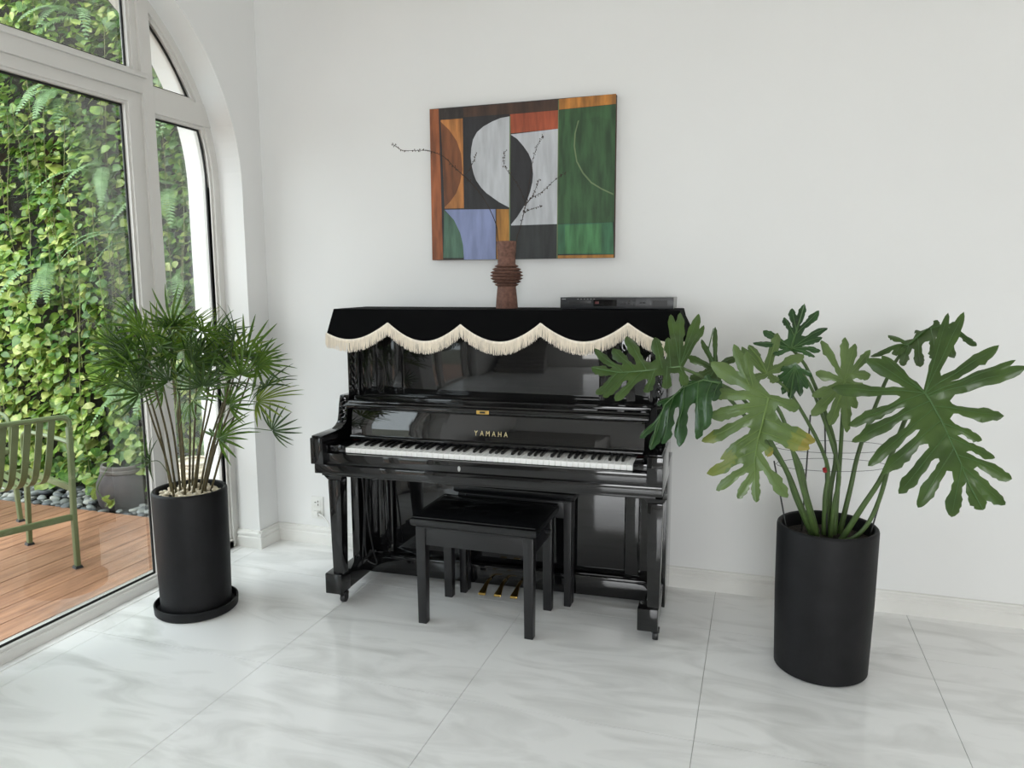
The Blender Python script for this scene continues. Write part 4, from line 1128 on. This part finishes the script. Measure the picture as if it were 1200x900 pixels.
# ------------------------------------------------------------------ benches
def bench(loc, Wb, Db, H, label, tufts):
    b = thing('piano_bench', loc, label, 'bench', 0.0, 'piano benches')
    hw, hd = Wb / 2, Db / 2
    cu = MB()
    nx, ny = 24, 14
    def top(u, v_):
        ed = min(min(u, 1 - u) * Wb, min(v_, 1 - v_) * Db)
        z = H - 0.016 * math.exp(-ed / 0.014)
        z += 0.010 * math.sin(math.pi * u) * math.sin(math.pi * v_)
        for (tu, tv) in tufts:
            d2 = ((u - tu) * Wb) ** 2 + ((v_ - tv) * Db) ** 2
            z -= 0.016 * math.exp(-d2 / 0.0009)
        return z
    v, f = [], []
    for i in range(nx + 1):
        for j in range(ny + 1):
            v.append((-hw + Wb * i / nx, -hd + Db * j / ny, top(i / nx, j / ny) - 0.004))
    for i in range(nx):
        for j in range(ny):
            a = i * (ny + 1) + j
            f.append((a, a + ny + 1, a + ny + 2, a + 1))
    cu.add(v, f)
    # skirt
    loop = [(i, 0) for i in range(nx)] + [(nx, j) for j in range(ny)] + [(i, ny) for i in range(nx, 0, -1)] + [(0, j) for j in range(ny, 0, -1)]
    base = len(cu.v)
    ring_v = [cu.v[i * (ny + 1) + j] for i, j in loop]
    n_ = len(loop)
    def off(p, a, z):
        x, y = p[0], p[1]
        sx = a if x > hw - 1e-6 else (-a if x < -hw + 1e-6 else 0)
        sy = a if y > hd - 1e-6 else (-a if y < -hd + 1e-6 else 0)
        return (x + sx, y + sy, z)
    rows = [ring_v, [off(p, 0.005, H - 0.020) for p in ring_v], [off(p, 0.007, H - 0.032) for p in ring_v], [off(p, 0.004, H - 0.046) for p in ring_v], [off(p, -0.004, H - 0.052) for p in ring_v]]
    fs = []
    for q in range(4):
        fs += [(q * n_ + k, q * n_ + (k + 1) % n_, (q + 1) * n_ + (k + 1) % n_, (q + 1) * n_ + k) for k in range(n_)]
    cu.add([p for rw in rows for p in rw], fs + [tuple(range(4 * n_, 5 * n_))])
    cme = cu.mesh('cushion', M['leather'], smooth=True)
    bmm = bmesh.new(); bmm.from_mesh(cme); bmesh.ops.remove_doubles(bmm, verts=bmm.verts, dist=1e-4); bmesh.ops.recalc_face_normals(bmm, faces=bmm.faces); bmm.to_mesh(cme); bmm.free()
    link('cushion', cme, b)
    pipe = MB()
    pts = [(-hw, -hd, H - 0.012), (hw, -hd, H - 0.012), (hw, hd, H - 0.012), (-hw, hd, H - 0.012), (-hw, -hd, H - 0.012)]
    pipe.tube(pts, 0.0026, 6).build('piping', M['leather'], b, smooth=True)
    MB().box(-hw + 0.012, hw - 0.012, -hd + 0.012, hd - 0.012, H - 0.060, H - 0.044).build('seat_board', M['satin'], b, bevel=0.002)
    ap = 0.075
    for y0 in (-hd + 0.016, hd - 0.034):
        MB().box(-hw + 0.04, hw - 0.04, y0, y0 + 0.018, H - 0.060 - ap, H - 0.062).build('apron', M['satin'], b, bevel=0.002)
    for x0 in (-hw + 0.016, hw - 0.034):
        MB().box(x0, x0 + 0.018, -hd + min(0.04, hd * 0.5), hd - min(0.04, hd * 0.5), H - 0.060 - ap, H - 0.062).build('apron', M['satin'], b, bevel=0.002)
    lw = 0.044 if Db > 0.2 else 0.036
    for sx in (-1, 1):
        for sy in (-1, 1):
            xc, yc = sx * (hw - 0.010 - lw / 2), sy * (hd - 0.010 - lw / 2)
            MB().frustum((xc - lw * 0.42, xc + lw * 0.42, yc - lw * 0.42, yc + lw * 0.42), (xc - lw / 2, xc + lw / 2, yc - lw / 2, yc + lw / 2), 0.0, H - 0.060).build('leg', M['satin'], b, bevel=0.003)
    for sx in ((-1, 1) if Db > 0.2 else ()):
        MB().tube([(sx * (hw - 0.005), 0, H - 0.075), (sx * (hw + 0.018), 0, H - 0.075)], 0.010, 14).build('height_knob', M['satin'], b)
    return b
bench((1.470, -0.575, 0.0), 0.535, 0.345, 0.484, 'black leather topped piano bench, the lower one standing in front', [(0.3, 0.5), (0.7, 0.5)])
bench((1.530, -0.353, 0.0), 0.555, 0.094, 0.540, 'slim tufted black bench pushed back under the keyboard behind the leather bench', [(0.28, 0.5), (0.72, 0.5)])

# ------------------------------------------------------------------ painting
AX0, AX1, AZ0, AZ1 = 0.997, 1.902, 1.546, 2.264
art = thing('abstract_painting', ((AX0 + AX1) / 2, -0.004, AZ0), 'abstract canvas of green, white, black and rust shapes hung above the piano', 'painting')
MB().box(AX0 - art.location.x, AX1 - art.location.x, -0.031, 0.0, 0.0, AZ1 - AZ0).build('canvas', mat('canvas_edge', srgb(70, 50, 36), 0.8), art, bevel=0.002)
PAL = {'rust': (148, 84, 48), 'umber': (46, 38, 34), 'brown': (66, 44, 32), 'ochre': (176, 116, 50), 'orange': (174, 114, 60), 'sienna': (112, 66, 36), 'white': (186, 188, 192),
       'red': (152, 72, 44), 'black': (34, 33, 36), 'charcoal': (42, 44, 44), 'blue': (130, 140, 178), 'sage': (74, 104, 86), 'gold': (164, 114, 48), 'green': (50, 82, 48), 'moss': (48, 78, 46),
       'line': (104, 122, 84), 'emerald': (56, 104, 72), 'emerald2': (66, 116, 72)}
mats_, idx = [], {}
pm = MB()
pm.add([(0, 0, 0), (1, 0, 0), (1, 0, 1), (0, 0, 1)], [(0, 1, 2, 3)], 0)
for c in ['black'] + [c for c in PAL if c != 'black']:
    idx[c] = len(mats_)
    mats_.append(mat('paint_' + c, srgb(*PAL[c]), 0.55, noise=0.38 if c not in ('white', 'line', 'blue') else 0.14, scale=11, stretch=(3.2, 1, 0.55), bump=0.25, bscale=120))
Wp, Hp = AX1 - AX0, AZ1 - AZ0
pm = MB().add([(-Wp / 2, -0.0313, 0), (Wp / 2, -0.0313, 0), (Wp / 2, -0.0313, Hp), (-Wp / 2, -0.0313, Hp)], [(0, 1, 2, 3)], 0)
for q, (c, P) in enumerate(ART):
    y = -0.0316 - 0.00012 * q
    vv = [(-Wp / 2 + u * Wp, y, v_ * Hp) for u, v_ in P]
    tris = geometry.tessellate_polygon([[Vector((p[0], p[2], 0)) for p in vv]])
    pm.add(vv, tris, idx[c])
me = bpy.data.meshes.new('painted_surface')
me.from_pydata(pm.v, [], pm.f)
for m_ in mats_: me.materials.append(m_)
me.polygons.foreach_set('material_index', pm.mi)
bm = bmesh.new(); bm.from_mesh(me)
for fc in bm.faces:
    fc.normal_update()
    if fc.normal.y > 0: fc.normal_flip()
bm.to_mesh(me); bm.free()
link('painted_surface', me, art)

# ------------------------------------------------------------------ wall outlet, plug and cables
ol = thing('wall_outlet', (0.262, 0.0, 0.205), 'white double wall outlet above the baseboard beside the piano', 'outlet')
MB().box(-0.037, 0.037, -0.009, 0.0, -0.062, 0.062).build('cover_plate', M['plastic_w'], ol, bevel=0.003)
for zc in (0.026, -0.026):
    so = MB().box(-0.022, 0.022, -0.0112, -0.0085, zc - 0.021, zc + 0.021).build('socket', M['plastic_w'], ol, bevel=0.002)
    if zc > 0:
        for dx, dz, w, h in ((-0.008, 0.004, 0.0055, 0.002), (0.008, 0.010, 0.0022, 0.005), (0.008, -0.008, 0.0022, 0.005)):
            MB().box(dx - w, dx + w, -0.0118, -0.0108, zc + dz - h, zc + dz + h).build('slot', M['gasket'], so)
cb = thing('white_power_cable', (0.268, -0.012, 0.180), 'white plug and power cable running from the outlet behind the piano leg', 'cable')
MB().box(-0.014, 0.016, -0.030, 0.0, -0.014, 0.014).build('plug', M['plastic_w'], cb, bevel=0.004)
MB().tube(smooth_path([(0.014, -0.018, 0.0), (0.05, -0.03, -0.01), (0.09, -0.04, -0.04), (0.13, -0.05, -0.11), (0.22, -0.05, -0.165), (0.36, -0.045, -0.170), (0.50, -0.04, -0.172)], 5), 0.0035, 8).build('cord', M['plastic_w'], cb, smooth=True)
random.seed(9)
for q, (lx, ly, lab) in enumerate([(0.075, 0.30, 'leftmost black cable hanging under the piano keyboard'), (0.090, 0.315, 'middle black cable hanging under the piano keyboard'), (0.108, 0.305, 'rightmost black cable hanging under the piano keyboard')]):
    p0 = pl(lx, ly, 0.0)
    c_ = []
    for j in range(9):
        t = j / 8
        c_.append(pl(lx + 0.012 * math.sin(3 * t + q * 2) + 0.01 * q * t, ly + 0.01 * math.sin(5 * t + q), 0.595 - 0.50 * t) - p0)
    c_.append(pl(lx - 0.03 - 0.02 * q, ly - 0.01, 0.10) - p0 + Vector((0, 0, 0.045)))
    o = MB().tube(smooth_path(c_, 4), 0.0035, 7).build('black_cable', M['black_p'], None, smooth=True)
    o.location = p0
    tag(o, lab, 'cable', 'black cables under the piano')

# ------------------------------------------------------------------ potted philodendron
def pot_profile(r, h, wall=0.016, base=0.94):
    return [(r * base - 0.01, 0.0), (r * base, 0.006), (r * 0.985, h * 0.5), (r, h - 0.012), (r - 0.002, h - 0.004), (r - 0.006, h), (r - wall + 0.004, h), (r - wall, h - 0.004), (r - wall, h - 0.075)]
PC = Vector((2.812, -0.592, 0.0))
ph = thing('potted_philodendron', PC, 'large lobed philodendron in a charcoal cylinder pot right of the piano', 'potted plant')
MB().lathe(pot_profile(0.175, 0.552), 64).build('pot', M['pot'], ph, smooth=True)
so = MB()
so.lathe([(0.001, 0.510), (0.05, 0.512), (0.10, 0.506), (0.157, 0.500)], 40, cap=False)
so.build('soil', M['soil'], ph, smooth=True)

def lobed_leaf(key, spec, parent, root):
    O, EX, EY, NN = Vector(spec['o']), Vector(spec['ex']), Vector(spec['ey']), Vector(spec['n'])
    lobes = [(Vector(l[:2]), Vector(l[2:4]), l[4]) for l in spec['lobes']]
    rng = random.Random(key)
    nl = len(lobes)
    def sinus(a, b):
        la, lb = (a[1] - a[0]).length, (b[1] - b[0]).length
        m_ = min(la, lb) * 0.30
        return ((a[0] + (a[1] - a[0]).normalized() * m_) + (b[0] + (b[1] - b[0]).normalized() * m_)) / 2
    S = [sinus(lobes[i], lobes[(i + 1) % nl]) for i in range(nl)]
    jn = Vector((0.0, 0.0))
    S[nl - 1] = jn - Vector((0, 0.012))
    out = []
    for i, (o, t, w) in enumerate(lobes):
        ax = t - o
        L_ = ax.length
        d = ax / L_
        nrm = Vector((-d.y, d.x))
        sp, sn = S[i - 1], S[i]
        sg = 1 if (sp - o).dot(nrm) > (sn - o).dot(nrm) else -1
        def edge(s, sgn, rev):
            t0 = min(0.72, max(0.22, (s - o).dot(d) / L_))
            pts = []
            for q, prof in ((0.05, 0.78), (0.14, 0.70), (0.24, 0.74), (0.34, 0.84), (0.44, 0.95), (0.54, 1.0), (0.63, 1.0), (0.72, 0.95), (0.81, 0.80), (0.89, 0.62), (0.95, 0.38)):
                tt = t0 + (1 - t0) * q
                ww = 0.90 * w * prof * (1 + rng.uniform(-0.20, 0.20))
                pts.append(o + d * L_ * tt + nrm * sgn * ww)
            return pts[::-1] if rev else pts
        out.append(sp)
        out += edge(sp, sg, False)
        out.append(t)
        out += edge(sn, -sg, True)
    # interior points
    xs = [p.x for p in out]; ys_ = [p.y for p in out]
    pts = list(out)
    step = 0.015
    x = min(xs)
    while x < max(xs):
        y = min(ys_)
        while y < max(ys_):
            pts.append(Vector((x + 0.004 * math.sin(y * 300), y)))
            y += step
        x += step
    n_ = len(out)
    res = geometry.delaunay_2d_cdt(pts, [], [list(range(n_))], 1, 1e-5)
    V2, F2 = res[0], res[2]
    mid = [Vector(p) for p in spec['mid']]
    def mid_dist(p):
        best = 9
        for a, b in zip(mid[:-1], mid[1:]):
            ab = b - a
            t = max(0, min(1, (p - a).dot(ab) / max(1e-9, ab.length_squared)))
            best = min(best, (p - a - ab * t).length)
        return best
    segs = [(o, t) for o, t, w in lobes] + list(zip(mid[:-1], mid[1:]))
    def axis_dist(p):
        best = 9
        for a, b in segs:
            ab = b - a
            t = max(0, min(1, (p - a).dot(ab) / max(1e-9, ab.length_squared)))
            best = min(best, (p - a - ab * t).length)
        return best
    ph_ = rng.uniform(0, 6)
    def lift(p):
        r = mid_dist(p)
        return 0.004 - 0.50 * min(axis_dist(p), 0.026) + 0.006 * min(1, r / 0.03) - 0.22 * min(r, 0.22) ** 2 + 0.005 * math.sin(55 * p.x + ph_) * min(1, r / 0.05) + 0.004 * math.sin(47 * p.y + ph_ * 2) - 0.10 * max(0, p.y) ** 2
    def to3(p, dh=0.0):
        return O + EX * p.x + EY * p.y + NN * (lift(p) + dh) - root
    me = bpy.data.meshes.new('leaf')
    me.from_pydata([to3(p) for p in V2], [], [tuple(f) for f in F2])
    bm = bmesh.new(); bm.from_mesh(me)
    loose = [v for v in bm.verts if not v.link_faces]
    bmesh.ops.delete(bm, geom=loose, context='VERTS')
    bmesh.ops.recalc_face_normals(bm, faces=bm.faces)
    bm.to_mesh(me); bm.free()
    me.polygons.foreach_set('use_smooth', [True] * len(me.polygons))
    me.materials.append(PHIL[spec['col']])
    if key == 'centre_pale':
        me.materials.append(YEL[0]); me.materials.append(YEL[1])
        inv = {}
        for pg in me.polygons:
            q = pg.center + root - O
            p2 = Vector((q.dot(EX), q.dot(EY)))
            for li in (1, 2, 3, 9, 10, 11):
                o, t, w = lobes[li]
                ax = t - o
                u = (p2 - o).dot(ax) / ax.length_squared
                if abs((p2 - o - ax * u).length) < w * 1.2:
                    if li < 4 and u > 0.80: pg.material_index = 2
                    elif u > (0.58 if li < 4 else 0.80): pg.material_index = 1
    lf = link('leaf', me, parent)
    vb = MB()
    mm = [mid[0].lerp(mid[-1], 0)] + mid[1:]
    vb.tube([to3(p, 0.0015) for p in mm], [0.0036 * (1 - 0.8 * i / len(mm)) for i in range(len(mm))], 6)
    for (o, t, w) in lobes:
        if w > 0.012 or (t - o).length > 0.08:
            vb.tube([to3(o.lerp(t, q), 0.0008) for q in (0, 0.1, 0.2, 0.3, 0.4, 0.5, 0.6, 0.7, 0.8, 0.9)], [0.0016, 0.0015, 0.0014, 0.0013, 0.0011, 0.0010, 0.0009, 0.0007, 0.0006, 0.0003], 5)
    tag(vb.build('veins', M['vein'] if spec['col'] == 1 else M['vein_dark'], lf, smooth=True), kind='stuff')
    return O
ANCH = {}
for key, spec in LEAVES.items():
    ANCH[key] = lobed_leaf(key, spec, ph, PC)
PET = [('right_big', (0.045, -0.035, 0.505), (0.16, -0.10, 0.78), 0.0085), ('centre_pale', (-0.035, -0.045, 0.505), (-0.10, -0.16, 0.72), 0.0085),
       ('left_reach', (-0.050, -0.010, 0.505), (-0.18, -0.06, 0.80), 0.0080), ('left_droop', (-0.045, -0.030, 0.505), (-0.16, -0.10, 0.78), 0.0078), ('top_dark', (0.0, 0.02, 0.505), (0.01, 0.0, 0.85), 0.0075),
       ('mid_dark', (0.01, -0.02, 0.505), (0.02, -0.06, 0.78), 0.0065), ('mid_yellow', (0.025, 0.01, 0.505), (0.03, 0.0, 0.80), 0.0075), ('back_arch', (0.045, 0.03, 0.505), (0.10, 0.03, 0.85), 0.0075),
       ('yellow_top', (-0.01, 0.0, 0.505), (-0.02, -0.04, 0.80), 0.0070), ('back_left', (-0.030, 0.03, 0.505), (-0.12, 0.0, 0.80), 0.0070)]
for key, a, c, r in PET:
    a, c = Vector(a), Vector(c)
    e = ANCH[key] - PC
    e2 = e + (c - e).normalized() * 0.05
    path = smooth_path([a, a.lerp(c, 0.5) * 1.0 + Vector((0, 0, 0.0)), c, c.lerp(e, 0.6) + Vector((0, 0, 0.05)), e], 5)
    n_ = len(path)
    MB().tube(path, [r * (1.35 - 0.75 * i / n_) for i in range(n_)], 10).build('petiole', M['petiole'], ph, smooth=True)
low = smooth_path([(0.03, -0.05, 0.500), (0.085, -0.06, 0.530), (0.125, -0.065, 0.585), (0.150, -0.075, 0.66), (0.165, -0.09, 0.74), (0.175, -0.12, 0.84)], 5)
MB().tube(low, 0.0075, 10).build('petiole', M['petiole'], ph, smooth=True)
for q, (p0, p1) in enumerate([((-0.135, -0.03, 0.50), (-0.195, -0.02, 0.78)), ((-0.085, 0.03, 0.50), (-0.075, 0.03, 0.95)), ((0.135, -0.02, 0.50), (0.185, -0.02, 0.75)), ((0.0, -0.015, 0.50), (-0.03, -0.02, 0.95))]):
    MB().tube([p0, p1], 0.0028, 6).build('stake', M['stake'], ph)
for zz, r_ in ((0.775, 0.17), (0.842, 0.18)):
    MB().tube([(r_ * math.cos(a / 24 * 6.2832) * 1.1, r_ * 0.6 * math.sin(a / 24 * 6.2832), zz + 0.01 * math.cos(a / 24 * 6.2832)) for a in range(25)], 0.0009, 5).build('support_wire', M['wire'], ph)
for (x_, y_, z_) in ((-0.027, -0.106, 0.775), (-0.028, -0.098, 0.780)):
    MB().lathe([(0.003, -0.006), (0.007, -0.003), (0.007, 0.003), (0.003, 0.006)], 8, (x_, y_, z_)).build('tie', M['red'], ph)

# ------------------------------------------------------------------ potted lady palm
QC = Vector((0.200, -0.890, 0.0))
pa = thing('potted_palm', QC, 'bushy lady palm with thin canes in a tall charcoal pot beside the window', 'potted plant')
MB().lathe([(0.168, 0.0), (0.174, 0.006), (0.176, 0.040), (0.170, 0.042), (0.166, 0.014), (0.155, 0.012)], 56).build('saucer', M['pot'], pa, smooth=True)
pf = [(r, z + 0.013) for r, z in pot_profile(0.155, 0.537, base=0.95)]
MB().lathe(pf, 64).build('pot', M['pot'], pa, smooth=True)
MB().lathe([(0.001, 0.520), (0.137, 0.516)], 32, cap=False).build('soil', M['soil'], pa)
random.seed(17)
st_me = []
for i in range(4):
    bm = bmesh.new()
    bmesh.ops.create_icosphere(bm, subdivisions=2, radius=1.0)
    for v in bm.verts:
        s = 1 + 0.13 * math.sin(2.7 * v.co.x + 2 * i) * math.cos(2.1 * v.co.z + i)
        v.co = Vector((v.co.x * s, v.co.y * s * 0.85, v.co.z * s * 0.68))
    me = bpy.data.meshes.new('pebble'); bm.to_mesh(me); bm.free()
    me.polygons.foreach_set('use_smooth', [True] * len(me.polygons))
    me.materials.append(M['cream_stone'])
    st_me.append(me)
for i in range(120):
    r = 0.122 * math.sqrt(random.random()); a = random.uniform(0, 6.2832)
    o = link('pebble', st_me[i % 4], pa)
    s = random.uniform(0.009, 0.016)
    o.location = (r * math.cos(a), r * math.sin(a), 0.524 + random.uniform(0, 0.012))
    o.scale = (s, s, s); o.rotation_euler = (random.uniform(-.3, .3), random.uniform(-.3, .3), random.uniform(0, 6))

def fan_mesh(n_, L_, spread, wid, droop, seed):
    rng = random.Random(seed)
    mb = MB()
    for i in range(n_):
        a = (i / (n_ - 1) - 0.5) * spread + rng.uniform(-0.06, 0.06)
        L = L_ * (1 - 0.28 * abs(i / (n_ - 1) - 0.5) * 2) * rng.uniform(0.85, 1.1)
        d = Vector((math.sin(a), math.cos(a), 0))
        sd = Vector((d.y, -d.x, 0))
        dr = droop * rng.uniform(0.6, 1.5)
        prev = None
        v = []
        for q, (t, w) in enumerate(((0.03, 0.25), (0.25, 0.8), (0.5, 1.0), (0.75, 0.75), (0.93, 0.35), (1.0, 0.05))):
            p = d * L * t + Vector((0, 0, 0.12 * L * t - dr * L * t * t))
            hw = wid * w * 0.5
            v += [p - sd * hw + Vector((0, 0, hw * 0.5)), p, p + sd * hw + Vector((0, 0, hw * 0.5))]
        f = []
        for q in range(5):
            a_, b_ = 3 * q, 3 * (q + 1)
            f += [(a_, a_ + 1, b_ + 1, b_), (a_ + 1, a_ + 2, b_ + 2, b_ + 1)]
        mb.add(v, f)
    return mb
FANM = []
for i in range(9):
    mb = fan_mesh(11 + i % 5, 0.138 + 0.012 * (i % 4), 3.0 + 0.35 * (i % 3), 0.0100 + 0.001 * (i % 3), 0.20 + 0.08 * (i % 3), i)
    FANM.append(mb.mesh('fan_leaf', PALM[(0, 1, 0, 2, 0, 1, 1, 0, 0)[i]], smooth=True))
canes = []
for i in range(17):
    a = i * 2.4; r = 0.085 * math.sqrt((i + 0.5) / 17)
    b = Vector((r * math.cos(a), r * math.sin(a), 0.518))
    out = Vector((math.cos(a), math.sin(a), 0))
    top_z = 1.0 + 0.22 * ((i * 7) % 5) / 4
    lean = 0.07 + 0.10 * r / 0.085
    t_ = b + out * lean + Vector((0.05, 0.015, top_z - 0.518))
    if (QC + t_).x < 0.03: t_.x = 0.03 - QC.x
    pts = smooth_path([b, b.lerp(t_, 0.4) - out * 0.012, b.lerp(t_, 0.75), t_], 5)
    canes.append(pts)
    MB().tube(pts, [0.0052 - 0.0022 * j / len(pts) for j in range(len(pts))], 7).build('cane', M['cane'], pa, smooth=True)
for i, P in enumerate(FANS):
    c = Vector(P) - QC - Vector((0, 0, 0.045))
    best, bp_ = 1e9, None
    for pts in canes:
        for p in pts[3:]:
            if p.z < c.z - 0.05:
                d = (p - c).length + 0.3 * abs((c.z - p.z) - 0.15)
                if d < best: best, bp_ = d, p
    if bp_ is None: bp_ = Vector((c.x * 0.3, c.y * 0.3, 0.53))
    md = bp_.lerp(c, 0.5) + Vector((0, 0, 0.03))
    MB().tube(smooth_path([bp_, md, c], 4), 0.0018, 5).build('leaf_stalk', M['petiole'], pa, smooth=True)
    fo = link('fan_leaf', FANM[i % 9], pa)
    d = (c - bp_)
    rad = Vector((c.x - 0.02, c.y, 0)).normalized()
    d = rad * 0.55 + Vector((random.uniform(-.4, .4), random.uniform(-.4, .4), random.uniform(0.0, 0.85)))
    d.normalize()
    if (QC + c + d * 0.2).x < -0.10: d.x = abs(d.x) * 0.3; d.normalize()
    nn = Vector((random.uniform(-.2, .9), random.uniform(-1.0, .1), random.uniform(0.2, 0.8)))
    nn = (nn - d * nn.dot(d)).normalized()
    xx = d.cross(nn)
    s = random.uniform(0.85, 1.12)
    if (QC + c).x < 0.16: s *= 0.8
    fo.matrix_local = Matrix(((xx.x * s, d.x * s, nn.x * s, c.x), (xx.y * s, d.y * s, nn.y * s, c.y), (xx.z * s, d.z * s, nn.z * s, c.z), (0, 0, 0, 1)))
